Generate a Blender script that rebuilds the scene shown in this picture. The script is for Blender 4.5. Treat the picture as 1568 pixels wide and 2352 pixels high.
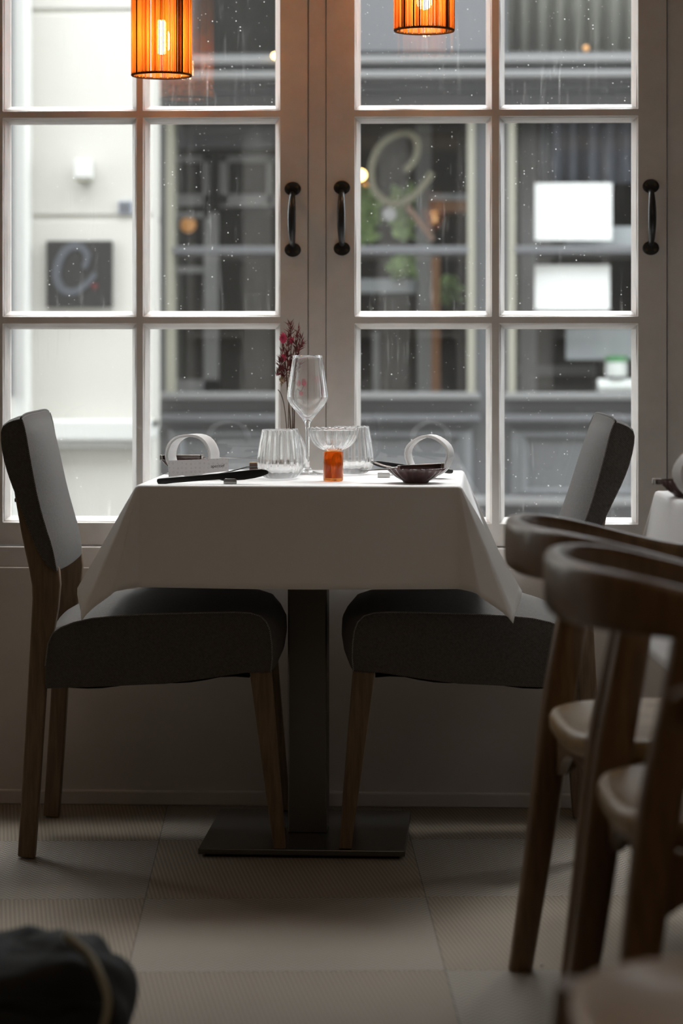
import bpy, bmesh, math, random
from mathutils import Vector, Matrix, noise
random.seed(7)
PI = math.pi
for o in list(bpy.data.objects): bpy.data.objects.remove(o, do_unlink=True)
S = bpy.context.scene
COL = S.collection

# ------------------------------------------------------------------ camera
F, HX, HY, HC = 5500.0, 784.0, 790.0, 1.03      # focal length in px of the 1568x2352 frame, horizon row, camera height
TH = math.radians(2.354)
cam_d = bpy.data.cameras.new('camera'); cam = bpy.data.objects.new('camera', cam_d); COL.objects.link(cam)
cam.location = (0, 0, HC); cam.rotation_euler = (PI/2, 0, TH)
cam_d.sensor_fit = 'AUTO'; cam_d.sensor_width = 36.0
cam_d.lens = F/2352*36.0
cam_d.shift_y = -(1176-HY)/2352.0
cam_d.clip_start = 0.05; cam_d.clip_end = 100
cam_d.dof.use_dof = True; cam_d.dof.focus_distance = 4.95; cam_d.dof.aperture_fstop = 2.8
S.camera = cam

def cw(xc, Z, z=0.0):            # point given by sideways offset, distance ahead of the camera, height
    return Vector((xc*math.cos(TH)-Z*math.sin(TH), xc*math.sin(TH)+Z*math.cos(TH), z))
def at(px, py, Z):               # photo pixel at a distance ahead of the camera
    return cw((px-HX)*Z/F, Z, HC-(py-HY)*Z/F)
def on(px, py, Y):               # photo pixel on the plane y = Y
    d = cw((px-HX)/F, 1.0, 0.0)
    k = Y/d.y
    return Vector((d.x*k, Y, HC-(py-HY)/F*k))

# ------------------------------------------------------------------ world and lights
wd = bpy.data.worlds.new('sky'); S.world = wd; wd.use_nodes = True
bg = wd.node_tree.nodes['Background']
bg.inputs[0].default_value = (0.90, 0.95, 1.0, 1); bg.inputs[1].default_value = 8.5
S.view_settings.view_transform = 'Standard'; S.view_settings.look = 'None'
S.view_settings.exposure = 0.0; S.view_settings.gamma = 1.0; S.view_settings.use_curve_mapping = False

S.cycles.max_bounces = 14; S.cycles.transmission_bounces = 14; S.cycles.transparent_max_bounces = 24; S.cycles.diffuse_bounces = 5
S.cycles.caustics_refractive = True; S.cycles.caustics_reflective = True; S.cycles.blur_glossy = 0.0; S.cycles.sample_clamp_indirect = 12.0

def light(name, kind, loc, rot, energy, color, **kw):
    d = bpy.data.lights.new(name, kind); d.energy = energy; d.color = color
    for k, v in kw.items(): setattr(d, k, v)
    o = bpy.data.objects.new(name, d); COL.objects.link(o); o.location = loc; o.rotation_euler = rot
    return o
# portal for the daylight coming through the window band (guides the sampling only)
pt = light('window_daylight_portal', 'AREA', (0.3, 5.50, 1.45), (-PI/2, 0, 0), 1.0, (1, 1, 1), shape='RECTANGLE', size=4.6, size_y=1.95)
pt.data.cycles.is_portal = True
# room fill: warm area light added under the ceiling, out of view
# hazy sun, high over the roofs across the street, softened by thin cloud
light('hazy_sun', 'SUN', (2, 12, 9), (-math.radians(33), 0, math.radians(-16)), 4.3, (1.0, 0.985, 0.96), angle=math.radians(26))
FILL_W = 6.5
light('room_fill_light', 'AREA', (0.5, 1.6, 2.55), (0, 0, 0), FILL_W, (1.0, 0.74, 0.50), shape='RECTANGLE', size=2.2, size_y=1.6)  # added fill for the dim room, no fixture of its own

# ------------------------------------------------------------------ materials
M = {}
def new_mat(name):
    m = bpy.data.materials.new(name); m.use_nodes = True
    nt = m.node_tree; b = nt.nodes['Principled BSDF']
    M[name] = m
    return m, nt, b
def N(nt, t, **kw):
    n = nt.nodes.new(t)
    for k, v in kw.items():
        if k in n.inputs.keys(): n.inputs[k].default_value = v
        else: setattr(n, k, v)
    return n
def L(nt, a, b): nt.links.new(a, b)
def simple(name, col, rough=0.6, metal=0.0, bump=0.0, bscale=60.0, var=0.0, vscale=8.0, coat=0.0, sheen=0.0, spec=None, stretch=None, emis=None, estr=0):
    m, nt, b = new_mat(name)
    b.inputs['Base Color'].default_value = (*col, 1)
    b.inputs['Roughness'].default_value = rough
    b.inputs['Metallic'].default_value = metal
    if spec is not None: b.inputs['Specular IOR Level'].default_value = spec
    if coat: b.inputs['Coat Weight'].default_value = coat; b.inputs['Coat Roughness'].default_value = 0.15
    if sheen: b.inputs['Sheen Weight'].default_value = sheen; b.inputs['Sheen Roughness'].default_value = 0.4
    if emis: b.inputs['Emission Color'].default_value = (*emis, 1); b.inputs['Emission Strength'].default_value = estr
    tc = N(nt, 'ShaderNodeTexCoord'); mp = N(nt, 'ShaderNodeMapping'); L(nt, tc.outputs['Object'], mp.inputs[0])
    if stretch: mp.inputs['Scale'].default_value = stretch
    if var:
        n = N(nt, 'ShaderNodeTexNoise', Scale=vscale, Detail=6.0, Roughness=0.6); L(nt, mp.outputs[0], n.inputs['Vector'])
        r = N(nt, 'ShaderNodeValToRGB')
        r.color_ramp.elements[0].position = 0.35; r.color_ramp.elements[1].position = 0.65
        r.color_ramp.elements[0].color = (*[c*(1-var) for c in col], 1); r.color_ramp.elements[1].color = (*[min(1, c*(1+var)) for c in col], 1)
        L(nt, n.outputs[0], r.inputs[0]); L(nt, r.outputs[0], b.inputs['Base Color'])
    if bump:
        n2 = N(nt, 'ShaderNodeTexNoise', Scale=bscale, Detail=4.0); L(nt, mp.outputs[0], n2.inputs['Vector'])
        bp = N(nt, 'ShaderNodeBump', Strength=bump, Distance=0.002); L(nt, n2.outputs[0], bp.inputs['Height']); L(nt, bp.outputs[0], b.inputs['Normal'])
    return m
simple('frame_paint', (0.60, 0.565, 0.53), 0.38, bump=0.35, bscale=35, var=0.05, vscale=14)
simple('frame_groove', (0.03, 0.028, 0.025), 0.9)
simple('wall_paint', (0.60, 0.555, 0.52), 0.75, bump=0.15, bscale=90, var=0.04, vscale=3)
simple('room_wall', (0.42, 0.36, 0.30), 0.85)
simple('ceiling_paint', (0.55, 0.50, 0.45), 0.9)
simple('outer_wall', (0.23, 0.22, 0.205), 0.9)
simple('black_iron', (0.012, 0.012, 0.013), 0.33, spec=0.6, bump=0.1, bscale=200)
simple('screw_brass', (0.10, 0.08, 0.05), 0.4, metal=0.8)
simple('oak', (0.165, 0.108, 0.062), 0.5, bump=0.25, bscale=30, var=0.25, vscale=10, stretch=(12, 12, 1.0))
simple('oak_pale', (0.50, 0.36, 0.22), 0.5, bump=0.25, bscale=30, var=0.15, vscale=10, stretch=(12, 12, 1.0))
simple('dark_wood', (0.15, 0.085, 0.040), 0.36, bump=0.08, bscale=20, var=0.25, vscale=9, coat=0.2, stretch=(9, 9, 1.2))
simple('dark_wood_seat', (0.32, 0.21, 0.095), 0.42, bump=0.05, bscale=20, var=0.2, vscale=9, coat=0.15, stretch=(1.2, 9, 9))
simple('cutlery_black', (0.012, 0.012, 0.013), 0.28, spec=0.6)
simple('steel', (0.55, 0.54, 0.52), 0.22, metal=1.0)
simple('steel_dark', (0.12, 0.10, 0.09), 0.16, metal=0.9)
simple('brushed_column', (0.16, 0.15, 0.14), 0.33, metal=0.85, bump=0.1, bscale=60, stretch=(40, 40, 1))
simple('brushed_plate', (0.17, 0.165, 0.16), 0.24, metal=0.85, bump=0.06, bscale=60, stretch=(1, 40, 40))
simple('foot_rubber', (0.01, 0.01, 0.01), 0.8)
simple('bowl_glaze', (0.125, 0.072, 0.075), 0.22, coat=0.5, var=0.15, vscale=30)
simple('brown_box', (0.12, 0.06, 0.045), 0.45, var=0.2, vscale=40)
simple('board_white', (0.75, 0.70, 0.62), 0.6)
simple('tabletop_wood', (0.25, 0.17, 0.10), 0.5)
simple('bag_cloth', (0.016, 0.016, 0.017), 0.8, bump=0.6, bscale=40, var=0.3, vscale=20)
simple('bag_strap', (0.33, 0.30, 0.21), 0.7, bump=0.3, bscale=300)
simple('bag_red', (0.10, 0.012, 0.01), 0.6)
simple('bag_grey', (0.20, 0.19, 0.19), 0.6)
simple('cord_black', (0.02, 0.02, 0.02), 0.6)
simple('socket_metal', (0.25, 0.18, 0.10), 0.35, metal=0.8)
simple('plant_dark_red', (0.17, 0.028, 0.028), 0.8, var=0.4, vscale=60)
simple('plant_pink', (0.62, 0.055, 0.13), 0.85, var=0.3, vscale=80)
simple('plant_straw', (0.33, 0.26, 0.15), 0.8, var=0.3, vscale=80)
simple('plant_stem', (0.10, 0.06, 0.035), 0.8, var=0.3, vscale=60)
# outside
simple('cream_render', (0.44, 0.425, 0.385), 0.9, bump=0.1, bscale=8, var=0.015, vscale=1.5)
simple('cream_white', (0.47, 0.465, 0.44), 0.85)
simple('dark_facade', (0.085, 0.086, 0.088), 0.45, var=0.06, vscale=3)
simple('mid_facade', (0.095, 0.095, 0.10), 0.5)
simple('light_facade', (0.145, 0.143, 0.14), 0.5)
simple('stone_strip', (0.23, 0.22, 0.175), 0.6)
simple('shop_inside', (0.04, 0.032, 0.026), 0.9, var=0.4, vscale=2.5)
simple('shop_grey', (0.17, 0.165, 0.16), 0.8)
simple('shop_brown', (0.20, 0.09, 0.035), 0.7)
simple('paper', (0.62, 0.63, 0.61), 0.8)
simple('paper_grey', (0.34, 0.355, 0.37), 0.8)
simple('leaf_green', (0.27, 0.38, 0.15), 0.8, var=0.5, vscale=10)
simple('sign_black', (0.012, 0.011, 0.010), 0.45)
simple('sign_grey', (0.055, 0.058, 0.066), 0.5)
simple('sign_red', (0.09, 0.012, 0.012), 0.5)
simple('gold_letter', (0.085, 0.078, 0.05), 0.5)
simple('orange_letter', (0.10, 0.06, 0.04), 0.5)
simple('street_paving', (0.16, 0.155, 0.15), 0.9, var=0.2, vscale=4)
simple('vent_grey', (0.25, 0.27, 0.32), 0.6)
simple('jar_green', (0.06, 0.22, 0.08), 0.4)
simple('bottle_cap', (0.05, 0.3, 0.1), 0.4)
simple('reflection_glow', (1, 0.7, 0.3), 0.5, emis=(1.0, 0.62, 0.22), estr=14)
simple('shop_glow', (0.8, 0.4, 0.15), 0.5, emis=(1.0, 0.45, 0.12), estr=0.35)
simple('lamp_bulb', (1, 0.8, 0.5), 0.5, emis=(1.0, 0.60, 0.26), estr=72)

def fabric(name, col, wave=900.0):
    m, nt, b = new_mat(name)
    tc = N(nt, 'ShaderNodeTexCoord')
    n = N(nt, 'ShaderNodeTexNoise', Scale=230.0, Detail=4.0, Roughness=0.7); L(nt, tc.outputs['Object'], n.inputs['Vector'])
    w = N(nt, 'ShaderNodeTexWave', Scale=180.0, Distortion=1.0); w.bands_direction = 'DIAGONAL'; L(nt, tc.outputs['Object'], w.inputs['Vector'])
    mx = N(nt, 'ShaderNodeMath', operation='MULTIPLY'); L(nt, n.outputs[0], mx.inputs[0]); L(nt, w.outputs['Fac'], mx.inputs[1])
    r = N(nt, 'ShaderNodeValToRGB'); r.color_ramp.elements[0].position = 0.12; r.color_ramp.elements[1].position = 0.55
    r.color_ramp.elements[0].color = (*[c*0.45 for c in col], 1); r.color_ramp.elements[1].color = (*[c*1.9 for c in col], 1)
    L(nt, mx.outputs[0], r.inputs[0]); L(nt, r.outputs[0], b.inputs['Base Color'])
    b.inputs['Roughness'].default_value = 0.9; b.inputs['Sheen Weight'].default_value = 0.12; b.inputs['Sheen Roughness'].default_value = 0.4
    bp = N(nt, 'ShaderNodeBump', Strength=0.5, Distance=0.001); L(nt, mx.outputs[0], bp.inputs['Height']); L(nt, bp.outputs[0], b.inputs['Normal'])
fabric('grey_upholstery', (0.080, 0.072, 0.065))
fabric('seam_thread', (0.20, 0.19, 0.18))

def cloth_mat():
    m, nt, b = new_mat('table_linen')
    b.inputs['Base Color'].default_value = (0.86, 0.855, 0.85, 1); b.inputs['Roughness'].default_value = 0.8
    tc = N(nt, 'ShaderNodeTexCoord')
    n = N(nt, 'ShaderNodeTexNoise', Scale=6.0, Detail=3.0); L(nt, tc.outputs['Object'], n.inputs['Vector'])
    n2 = N(nt, 'ShaderNodeTexNoise', Scale=700.0, Detail=2.0); L(nt, tc.outputs['Object'], n2.inputs['Vector'])
    bp = N(nt, 'ShaderNodeBump', Strength=0.25, Distance=0.01); L(nt, n.outputs[0], bp.inputs['Height'])
    bp2 = N(nt, 'ShaderNodeBump', Strength=0.1, Distance=0.001); L(nt, n2.outputs[0], bp2.inputs['Height']); L(nt, bp.outputs[0], bp2.inputs['Normal'])
    L(nt, bp2.outputs[0], b.inputs['Normal'])
cloth_mat()

def glass_mat(name, col, rough=0.0, ior=1.46):
    m, nt, b = new_mat(name)
    b.inputs['Base Color'].default_value = (*col, 1); b.inputs['Roughness'].default_value = rough
    b.inputs['IOR'].default_value = ior; b.inputs['Transmission Weight'].default_value = 1.0
    out = nt.nodes['Material Output']; tr = N(nt, 'ShaderNodeBsdfTransparent'); tr.inputs[0].default_value = (*[c**0.8 for c in col], 1)
    mx = N(nt, 'ShaderNodeMixShader'); mx.inputs[0].default_value = 0.15; L(nt, b.outputs[0], mx.inputs[1]); L(nt, tr.outputs[0], mx.inputs[2]); L(nt, mx.outputs[0], out.inputs[0])
def translucent_cloth(name, col, f):
    m, nt, b = new_mat(name); b.inputs['Base Color'].default_value = (*col, 1); b.inputs['Roughness'].default_value = 0.85
    out = nt.nodes['Material Output']; tl = N(nt, 'ShaderNodeBsdfTranslucent'); tl.inputs[0].default_value = (*col, 1)
    mx = N(nt, 'ShaderNodeMixShader'); mx.inputs[0].default_value = f; L(nt, b.outputs[0], mx.inputs[1]); L(nt, tl.outputs[0], mx.inputs[2]); L(nt, mx.outputs[0], out.inputs[0])
translucent_cloth('napkin_white', (0.90, 0.89, 0.885), 0.42)
glass_mat('clear_glass', (1, 1, 1))
glass_mat('amber_glass', (0.80, 0.31, 0.075))

def pane_mat(name, dirt, thr, refl):
    m = bpy.data.materials.new(name); m.use_nodes = True; nt = m.node_tree; nt.nodes.clear(); M[name] = m
    out = N(nt, 'ShaderNodeOutputMaterial')
    tr = N(nt, 'ShaderNodeBsdfTransparent'); tr.inputs[0].default_value = (0.96, 0.97, 0.96, 1)
    gl = N(nt, 'ShaderNodeBsdfGlossy', Roughness=0.0)
    ge = N(nt, 'ShaderNodeNewGeometry'); dt = N(nt, 'ShaderNodeVectorMath', operation='DOT_PRODUCT'); L(nt, ge.outputs['Incoming'], dt.inputs[0]); L(nt, ge.outputs['Normal'], dt.inputs[1])
    ab = N(nt, 'ShaderNodeMath', operation='ABSOLUTE'); L(nt, dt.outputs['Value'], ab.inputs[0])
    om = N(nt, 'ShaderNodeMath', operation='SUBTRACT'); om.inputs[0].default_value = 1.0; L(nt, ab.outputs[0], om.inputs[1])
    pw_ = N(nt, 'ShaderNodeMath', operation='POWER'); pw_.inputs[1].default_value = 5.0; L(nt, om.outputs[0], pw_.inputs[0])
    fr = N(nt, 'ShaderNodeMath', operation='MULTIPLY_ADD'); fr.inputs[1].default_value = 0.96; fr.inputs[2].default_value = 0.042; L(nt, pw_.outputs[0], fr.inputs[0])
    k = N(nt, 'ShaderNodeMath', operation='MULTIPLY'); k.inputs[1].default_value = refl; L(nt, fr.outputs[0], k.inputs[0]); k.use_clamp = True
    mx = N(nt, 'ShaderNodeMixShader'); L(nt, k.outputs[0], mx.inputs[0]); L(nt, tr.outputs[0], mx.inputs[1]); L(nt, gl.outputs[0], mx.inputs[2])
    if not dirt: L(nt, mx.outputs[0], out.inputs[0]); return
    # dust specks, smears and a faint film
    tc = N(nt, 'ShaderNodeTexCoord'); mp = N(nt, 'ShaderNodeMapping'); L(nt, tc.outputs['Object'], mp.inputs[0]); mp.inputs['Scale'].default_value = (1, 0, 1)
    def specks(scale, radius, dens, off):
        mp2 = N(nt, 'ShaderNodeMapping'); mp2.inputs['Location'].default_value = (off, 0, off*1.7); mp2.inputs['Scale'].default_value = (1, 0, 1); L(nt, tc.outputs['Object'], mp2.inputs[0])
        v = N(nt, 'ShaderNodeTexVoronoi', Scale=scale); L(nt, mp2.outputs[0], v.inputs['Vector'])
        sep = N(nt, 'ShaderNodeSeparateColor'); L(nt, v.outputs['Color'], sep.inputs[0])
        rr = N(nt, 'ShaderNodeMath', operation='MULTIPLY'); rr.inputs[1].default_value = radius; L(nt, sep.outputs[1], rr.inputs[0])
        c1 = N(nt, 'ShaderNodeMath', operation='LESS_THAN'); L(nt, v.outputs['Distance'], c1.inputs[0]); L(nt, rr.outputs[0], c1.inputs[1])
        c2 = N(nt, 'ShaderNodeMath', operation='LESS_THAN'); L(nt, sep.outputs[0], c2.inputs[0]); c2.inputs[1].default_value = dens
        r = N(nt, 'ShaderNodeMath', operation='MULTIPLY'); L(nt, c1.outputs[0], r.inputs[0]); L(nt, c2.outputs[0], r.inputs[1])
        return r
    a = specks(110, 0.13, 0.16, 0.0); b2 = specks(230, 0.16, 0.16, 3.3)
    add = N(nt, 'ShaderNodeMath', operation='MAXIMUM'); L(nt, a.outputs[0], add.inputs[0]); L(nt, b2.outputs[0], add.inputs[1])
    sm = N(nt, 'ShaderNodeMapping'); sm.inputs['Scale'].default_value = (60, 0, 5); sm.inputs['Rotation'].default_value = (0, 0.25, 0); L(nt, tc.outputs['Object'], sm.inputs[0])
    nz = N(nt, 'ShaderNodeTexNoise', Scale=1.0, Detail=6.0, Roughness=0.7); L(nt, sm.outputs[0], nz.inputs['Vector'])
    cl = N(nt, 'ShaderNodeTexNoise', Scale=5.0, Detail=2.0); L(nt, tc.outputs['Object'], cl.inputs['Vector'])
    rp = N(nt, 'ShaderNodeMapRange'); rp.inputs[1].default_value = 0.55; rp.inputs[2].default_value = 0.8; rp.inputs[3].default_value = 0; rp.inputs[4].default_value = 0.22; L(nt, nz.outputs[0], rp.inputs[0])
    rc = N(nt, 'ShaderNodeMapRange'); rc.inputs[1].default_value = 0.45; rc.inputs[2].default_value = 0.7; rc.inputs[3].default_value = 0.0; rc.inputs[4].default_value = 1; L(nt, cl.outputs[0], rc.inputs[0])
    m1 = N(nt, 'ShaderNodeMath', operation='MULTIPLY'); L(nt, rp.outputs[0], m1.inputs[0]); L(nt, rc.outputs[0], m1.inputs[1])
    m2 = N(nt, 'ShaderNodeMath', operation='ADD'); m2.inputs[1].default_value = 0.012; L(nt, m1.outputs[0], m2.inputs[0])
    m3 = N(nt, 'ShaderNodeMath', operation='MULTIPLY'); m3.inputs[1].default_value = 0.55; L(nt, add.outputs[0], m3.inputs[0])
    m4 = N(nt, 'ShaderNodeMath', operation='MAXIMUM'); L(nt, m2.outputs[0], m4.inputs[0]); L(nt, m3.outputs[0], m4.inputs[1])
    df = N(nt, 'ShaderNodeBsdfDiffuse'); df.inputs[0].default_value = (0.8, 0.8, 0.75, 1)
    tl = N(nt, 'ShaderNodeBsdfTranslucent'); tl.inputs[0].default_value = (0.9, 0.9, 0.85, 1)
    dm = N(nt, 'ShaderNodeMixShader'); dm.inputs[0].default_value = 0.8; L(nt, df.outputs[0], dm.inputs[1]); L(nt, tl.outputs[0], dm.inputs[2])
    fx = N(nt, 'ShaderNodeMixShader'); L(nt, m4.outputs[0], fx.inputs[0]); L(nt, mx.outputs[0], fx.inputs[1]); L(nt, dm.outputs[0], fx.inputs[2])
    L(nt, fx.outputs[0], out.inputs[0])
pane_mat('window_glass', True, 0, 2.0)
pane_mat('shop_glass', False, 0, 1.2)

def yarn(name, col, tcol, mixf):
    m = bpy.data.materials.new(name); m.use_nodes = True; nt = m.node_tree; nt.nodes.clear(); M[name] = m
    out = N(nt, 'ShaderNodeOutputMaterial'); df = N(nt, 'ShaderNodeBsdfDiffuse'); df.inputs[0].default_value = (*col, 1)
    tl = N(nt, 'ShaderNodeBsdfTranslucent'); tl.inputs[0].default_value = (*tcol, 1)
    mx = N(nt, 'ShaderNodeMixShader'); mx.inputs[0].default_value = mixf; L(nt, df.outputs[0], mx.inputs[1]); L(nt, tl.outputs[0], mx.inputs[2])
    tc = N(nt, 'ShaderNodeTexCoord'); n = N(nt, 'ShaderNodeTexNoise', Scale=500.0); L(nt, tc.outputs['Object'], n.inputs['Vector'])
    bp = N(nt, 'ShaderNodeBump', Strength=0.7, Distance=0.002); L(nt, n.outputs[0], bp.inputs['Height']); L(nt, bp.outputs[0], df.inputs['Normal'])
    L(nt, mx.outputs[0], out.inputs[0])
yarn('yarn_orange', (0.70, 0.38, 0.13), (1.0, 0.66, 0.26), 0.7)
yarn('yarn_pink', (0.60, 0.26, 0.12), (0.95, 0.48, 0.2), 0.6)
yarn('yarn_dark', (0.12, 0.06, 0.03), (0.25, 0.10, 0.03), 0.3)

def card_mat():
    m, nt, b = new_mat('card_paper'); b.inputs['Roughness'].default_value = 0.7
    tc = N(nt, 'ShaderNodeTexCoord'); mp = N(nt, 'ShaderNodeMapping'); mp.inputs['Scale'].default_value = (1, 0, 1); L(nt, tc.outputs['Object'], mp.inputs[0])
    v = N(nt, 'ShaderNodeTexVoronoi', Scale=110.0, Randomness=0.25); L(nt, mp.outputs[0], v.inputs['Vector'])
    r = N(nt, 'ShaderNodeValToRGB'); e = r.color_ramp.elements
    e[0].position = 0.10; e[0].color = (0.80, 0.79, 0.81, 1); e[1].position = 0.30; e[1].color = (0.80, 0.79, 0.81, 1)
    k = e.new(0.20); k.color = (0.66, 0.655, 0.68, 1)
    L(nt, v.outputs['Distance'], r.inputs[0]); L(nt, r.outputs[0], b.inputs['Base Color'])
card_mat()
simple('ink', (0.02, 0.02, 0.02), 0.7)

TILE = 0.522
p0 = at(333, 2064, 5665/1274.0)
TROT = TH+math.radians(1.5)
def carpet_mat():
    m, nt, b = new_mat('woven_tiles'); b.inputs['Roughness'].default_value = 0.75
    def mth(op, a, c=None, d=None):
        n = N(nt, 'ShaderNodeMath', operation=op)
        for i, x in enumerate((a, c, d)):
            if x is None: continue
            if isinstance(x, (int, float)): n.inputs[i].default_value = x
            else: L(nt, x, n.inputs[i])
        return n.outputs[0]
    tc = N(nt, 'ShaderNodeTexCoord'); mp = N(nt, 'ShaderNodeMapping', vector_type='TEXTURE')
    mp.inputs['Location'].default_value = (p0.x, p0.y, 0); mp.inputs['Rotation'].default_value = (0, 0, TROT)
    L(nt, tc.outputs['Object'], mp.inputs[0])
    sx = N(nt, 'ShaderNodeSeparateXYZ'); L(nt, mp.outputs[0], sx.inputs[0])
    u = mth('DIVIDE', sx.outputs[0], TILE); v = mth('DIVIDE', sx.outputs[1], TILE)
    iu = mth('FLOOR', u); iv = mth('FLOOR', v)
    par = mth('MODULO', mth('ADD', mth('ADD', iu, iv), 100.0), 2.0)      # 0 = plain ribbed, 1 = herringbone
    wn = N(nt, 'ShaderNodeTexWhiteNoise', noise_dimensions='2D'); cb = N(nt, 'ShaderNodeCombineXYZ'); L(nt, iu, cb.inputs[0]); L(nt, iv, cb.inputs[1]); L(nt, cb.outputs[0], wn.inputs[0])
    # herringbone weave: small slanted picks
    tri = mth('PINGPONG', mth('MULTIPLY', sx.outputs[0], 1/0.026), 0.5)
    ph = mth('ADD', mth('MULTIPLY', sx.outputs[1], 1/0.017), mth('MULTIPLY', tri, 2.2))
    zig = mth('SINE', mth('MULTIPLY', ph, 2*PI))
    br = mth('SINE', mth('MULTIPLY', sx.outputs[0], 2*PI/0.0065))
    zz = mth('ADD', mth('MULTIPLY', zig, 0.55), mth('MULTIPLY', mth('MULTIPLY', br, zig), 0.3))
    rib = mth('SINE', mth('MULTIPLY', mth('ADD', sx.outputs[0], mth('MULTIPLY', sx.outputs[1], 0.12)), 2*PI/0.008))
    rib2 = mth('SINE', mth('MULTIPLY', sx.outputs[1], 2*PI/0.006))
    rr = mth('ADD', mth('MULTIPLY', rib, 0.26), mth('MULTIPLY', rib2, 0.12))
    pat = N(nt, 'ShaderNodeMix', data_type='FLOAT'); L(nt, par, pat.inputs[0]); L(nt, rr, pat.inputs[2]); L(nt, zz, pat.inputs[3])
    cm = N(nt, 'ShaderNodeMix', data_type='RGBA'); L(nt, par, cm.inputs[0]); cm.inputs[6].default_value = (0.225, 0.18, 0.13, 1); cm.inputs[7].default_value = (0.245, 0.208, 0.168, 1)
    nz = N(nt, 'ShaderNodeTexNoise', Scale=1.6, Detail=3.0); L(nt, tc.outputs['Object'], nz.inputs['Vector'])
    g = mth('ADD', mth('MULTIPLY', pat.outputs[0], 0.75), mth('ADD', mth('MULTIPLY', wn.outputs[0], 0.10), mth('ADD', 0.80, mth('MULTIPLY', nz.outputs[0], 0.3))))
    # seams
    fu = mth('PINGPONG', u, 0.5); fv = mth('PINGPONG', v, 0.5)
    se = mth('LESS_THAN', mth('MINIMUM', fu, fv), 0.0022)
    g2 = mth('MULTIPLY', g, mth('SUBTRACT', 1.0, mth('MULTIPLY', se, 0.5)))
    vm = N(nt, 'ShaderNodeVectorMath', operation='SCALE'); L(nt, cm.outputs[2], vm.inputs[0]); L(nt, g2, vm.inputs['Scale'])
    L(nt, vm.outputs[0], b.inputs['Base Color'])
    bp = N(nt, 'ShaderNodeBump', Strength=0.5, Distance=0.0015); L(nt, pat.outputs[0], bp.inputs['Height']); L(nt, bp.outputs[0], b.inputs['Normal'])
carpet_mat()

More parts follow.
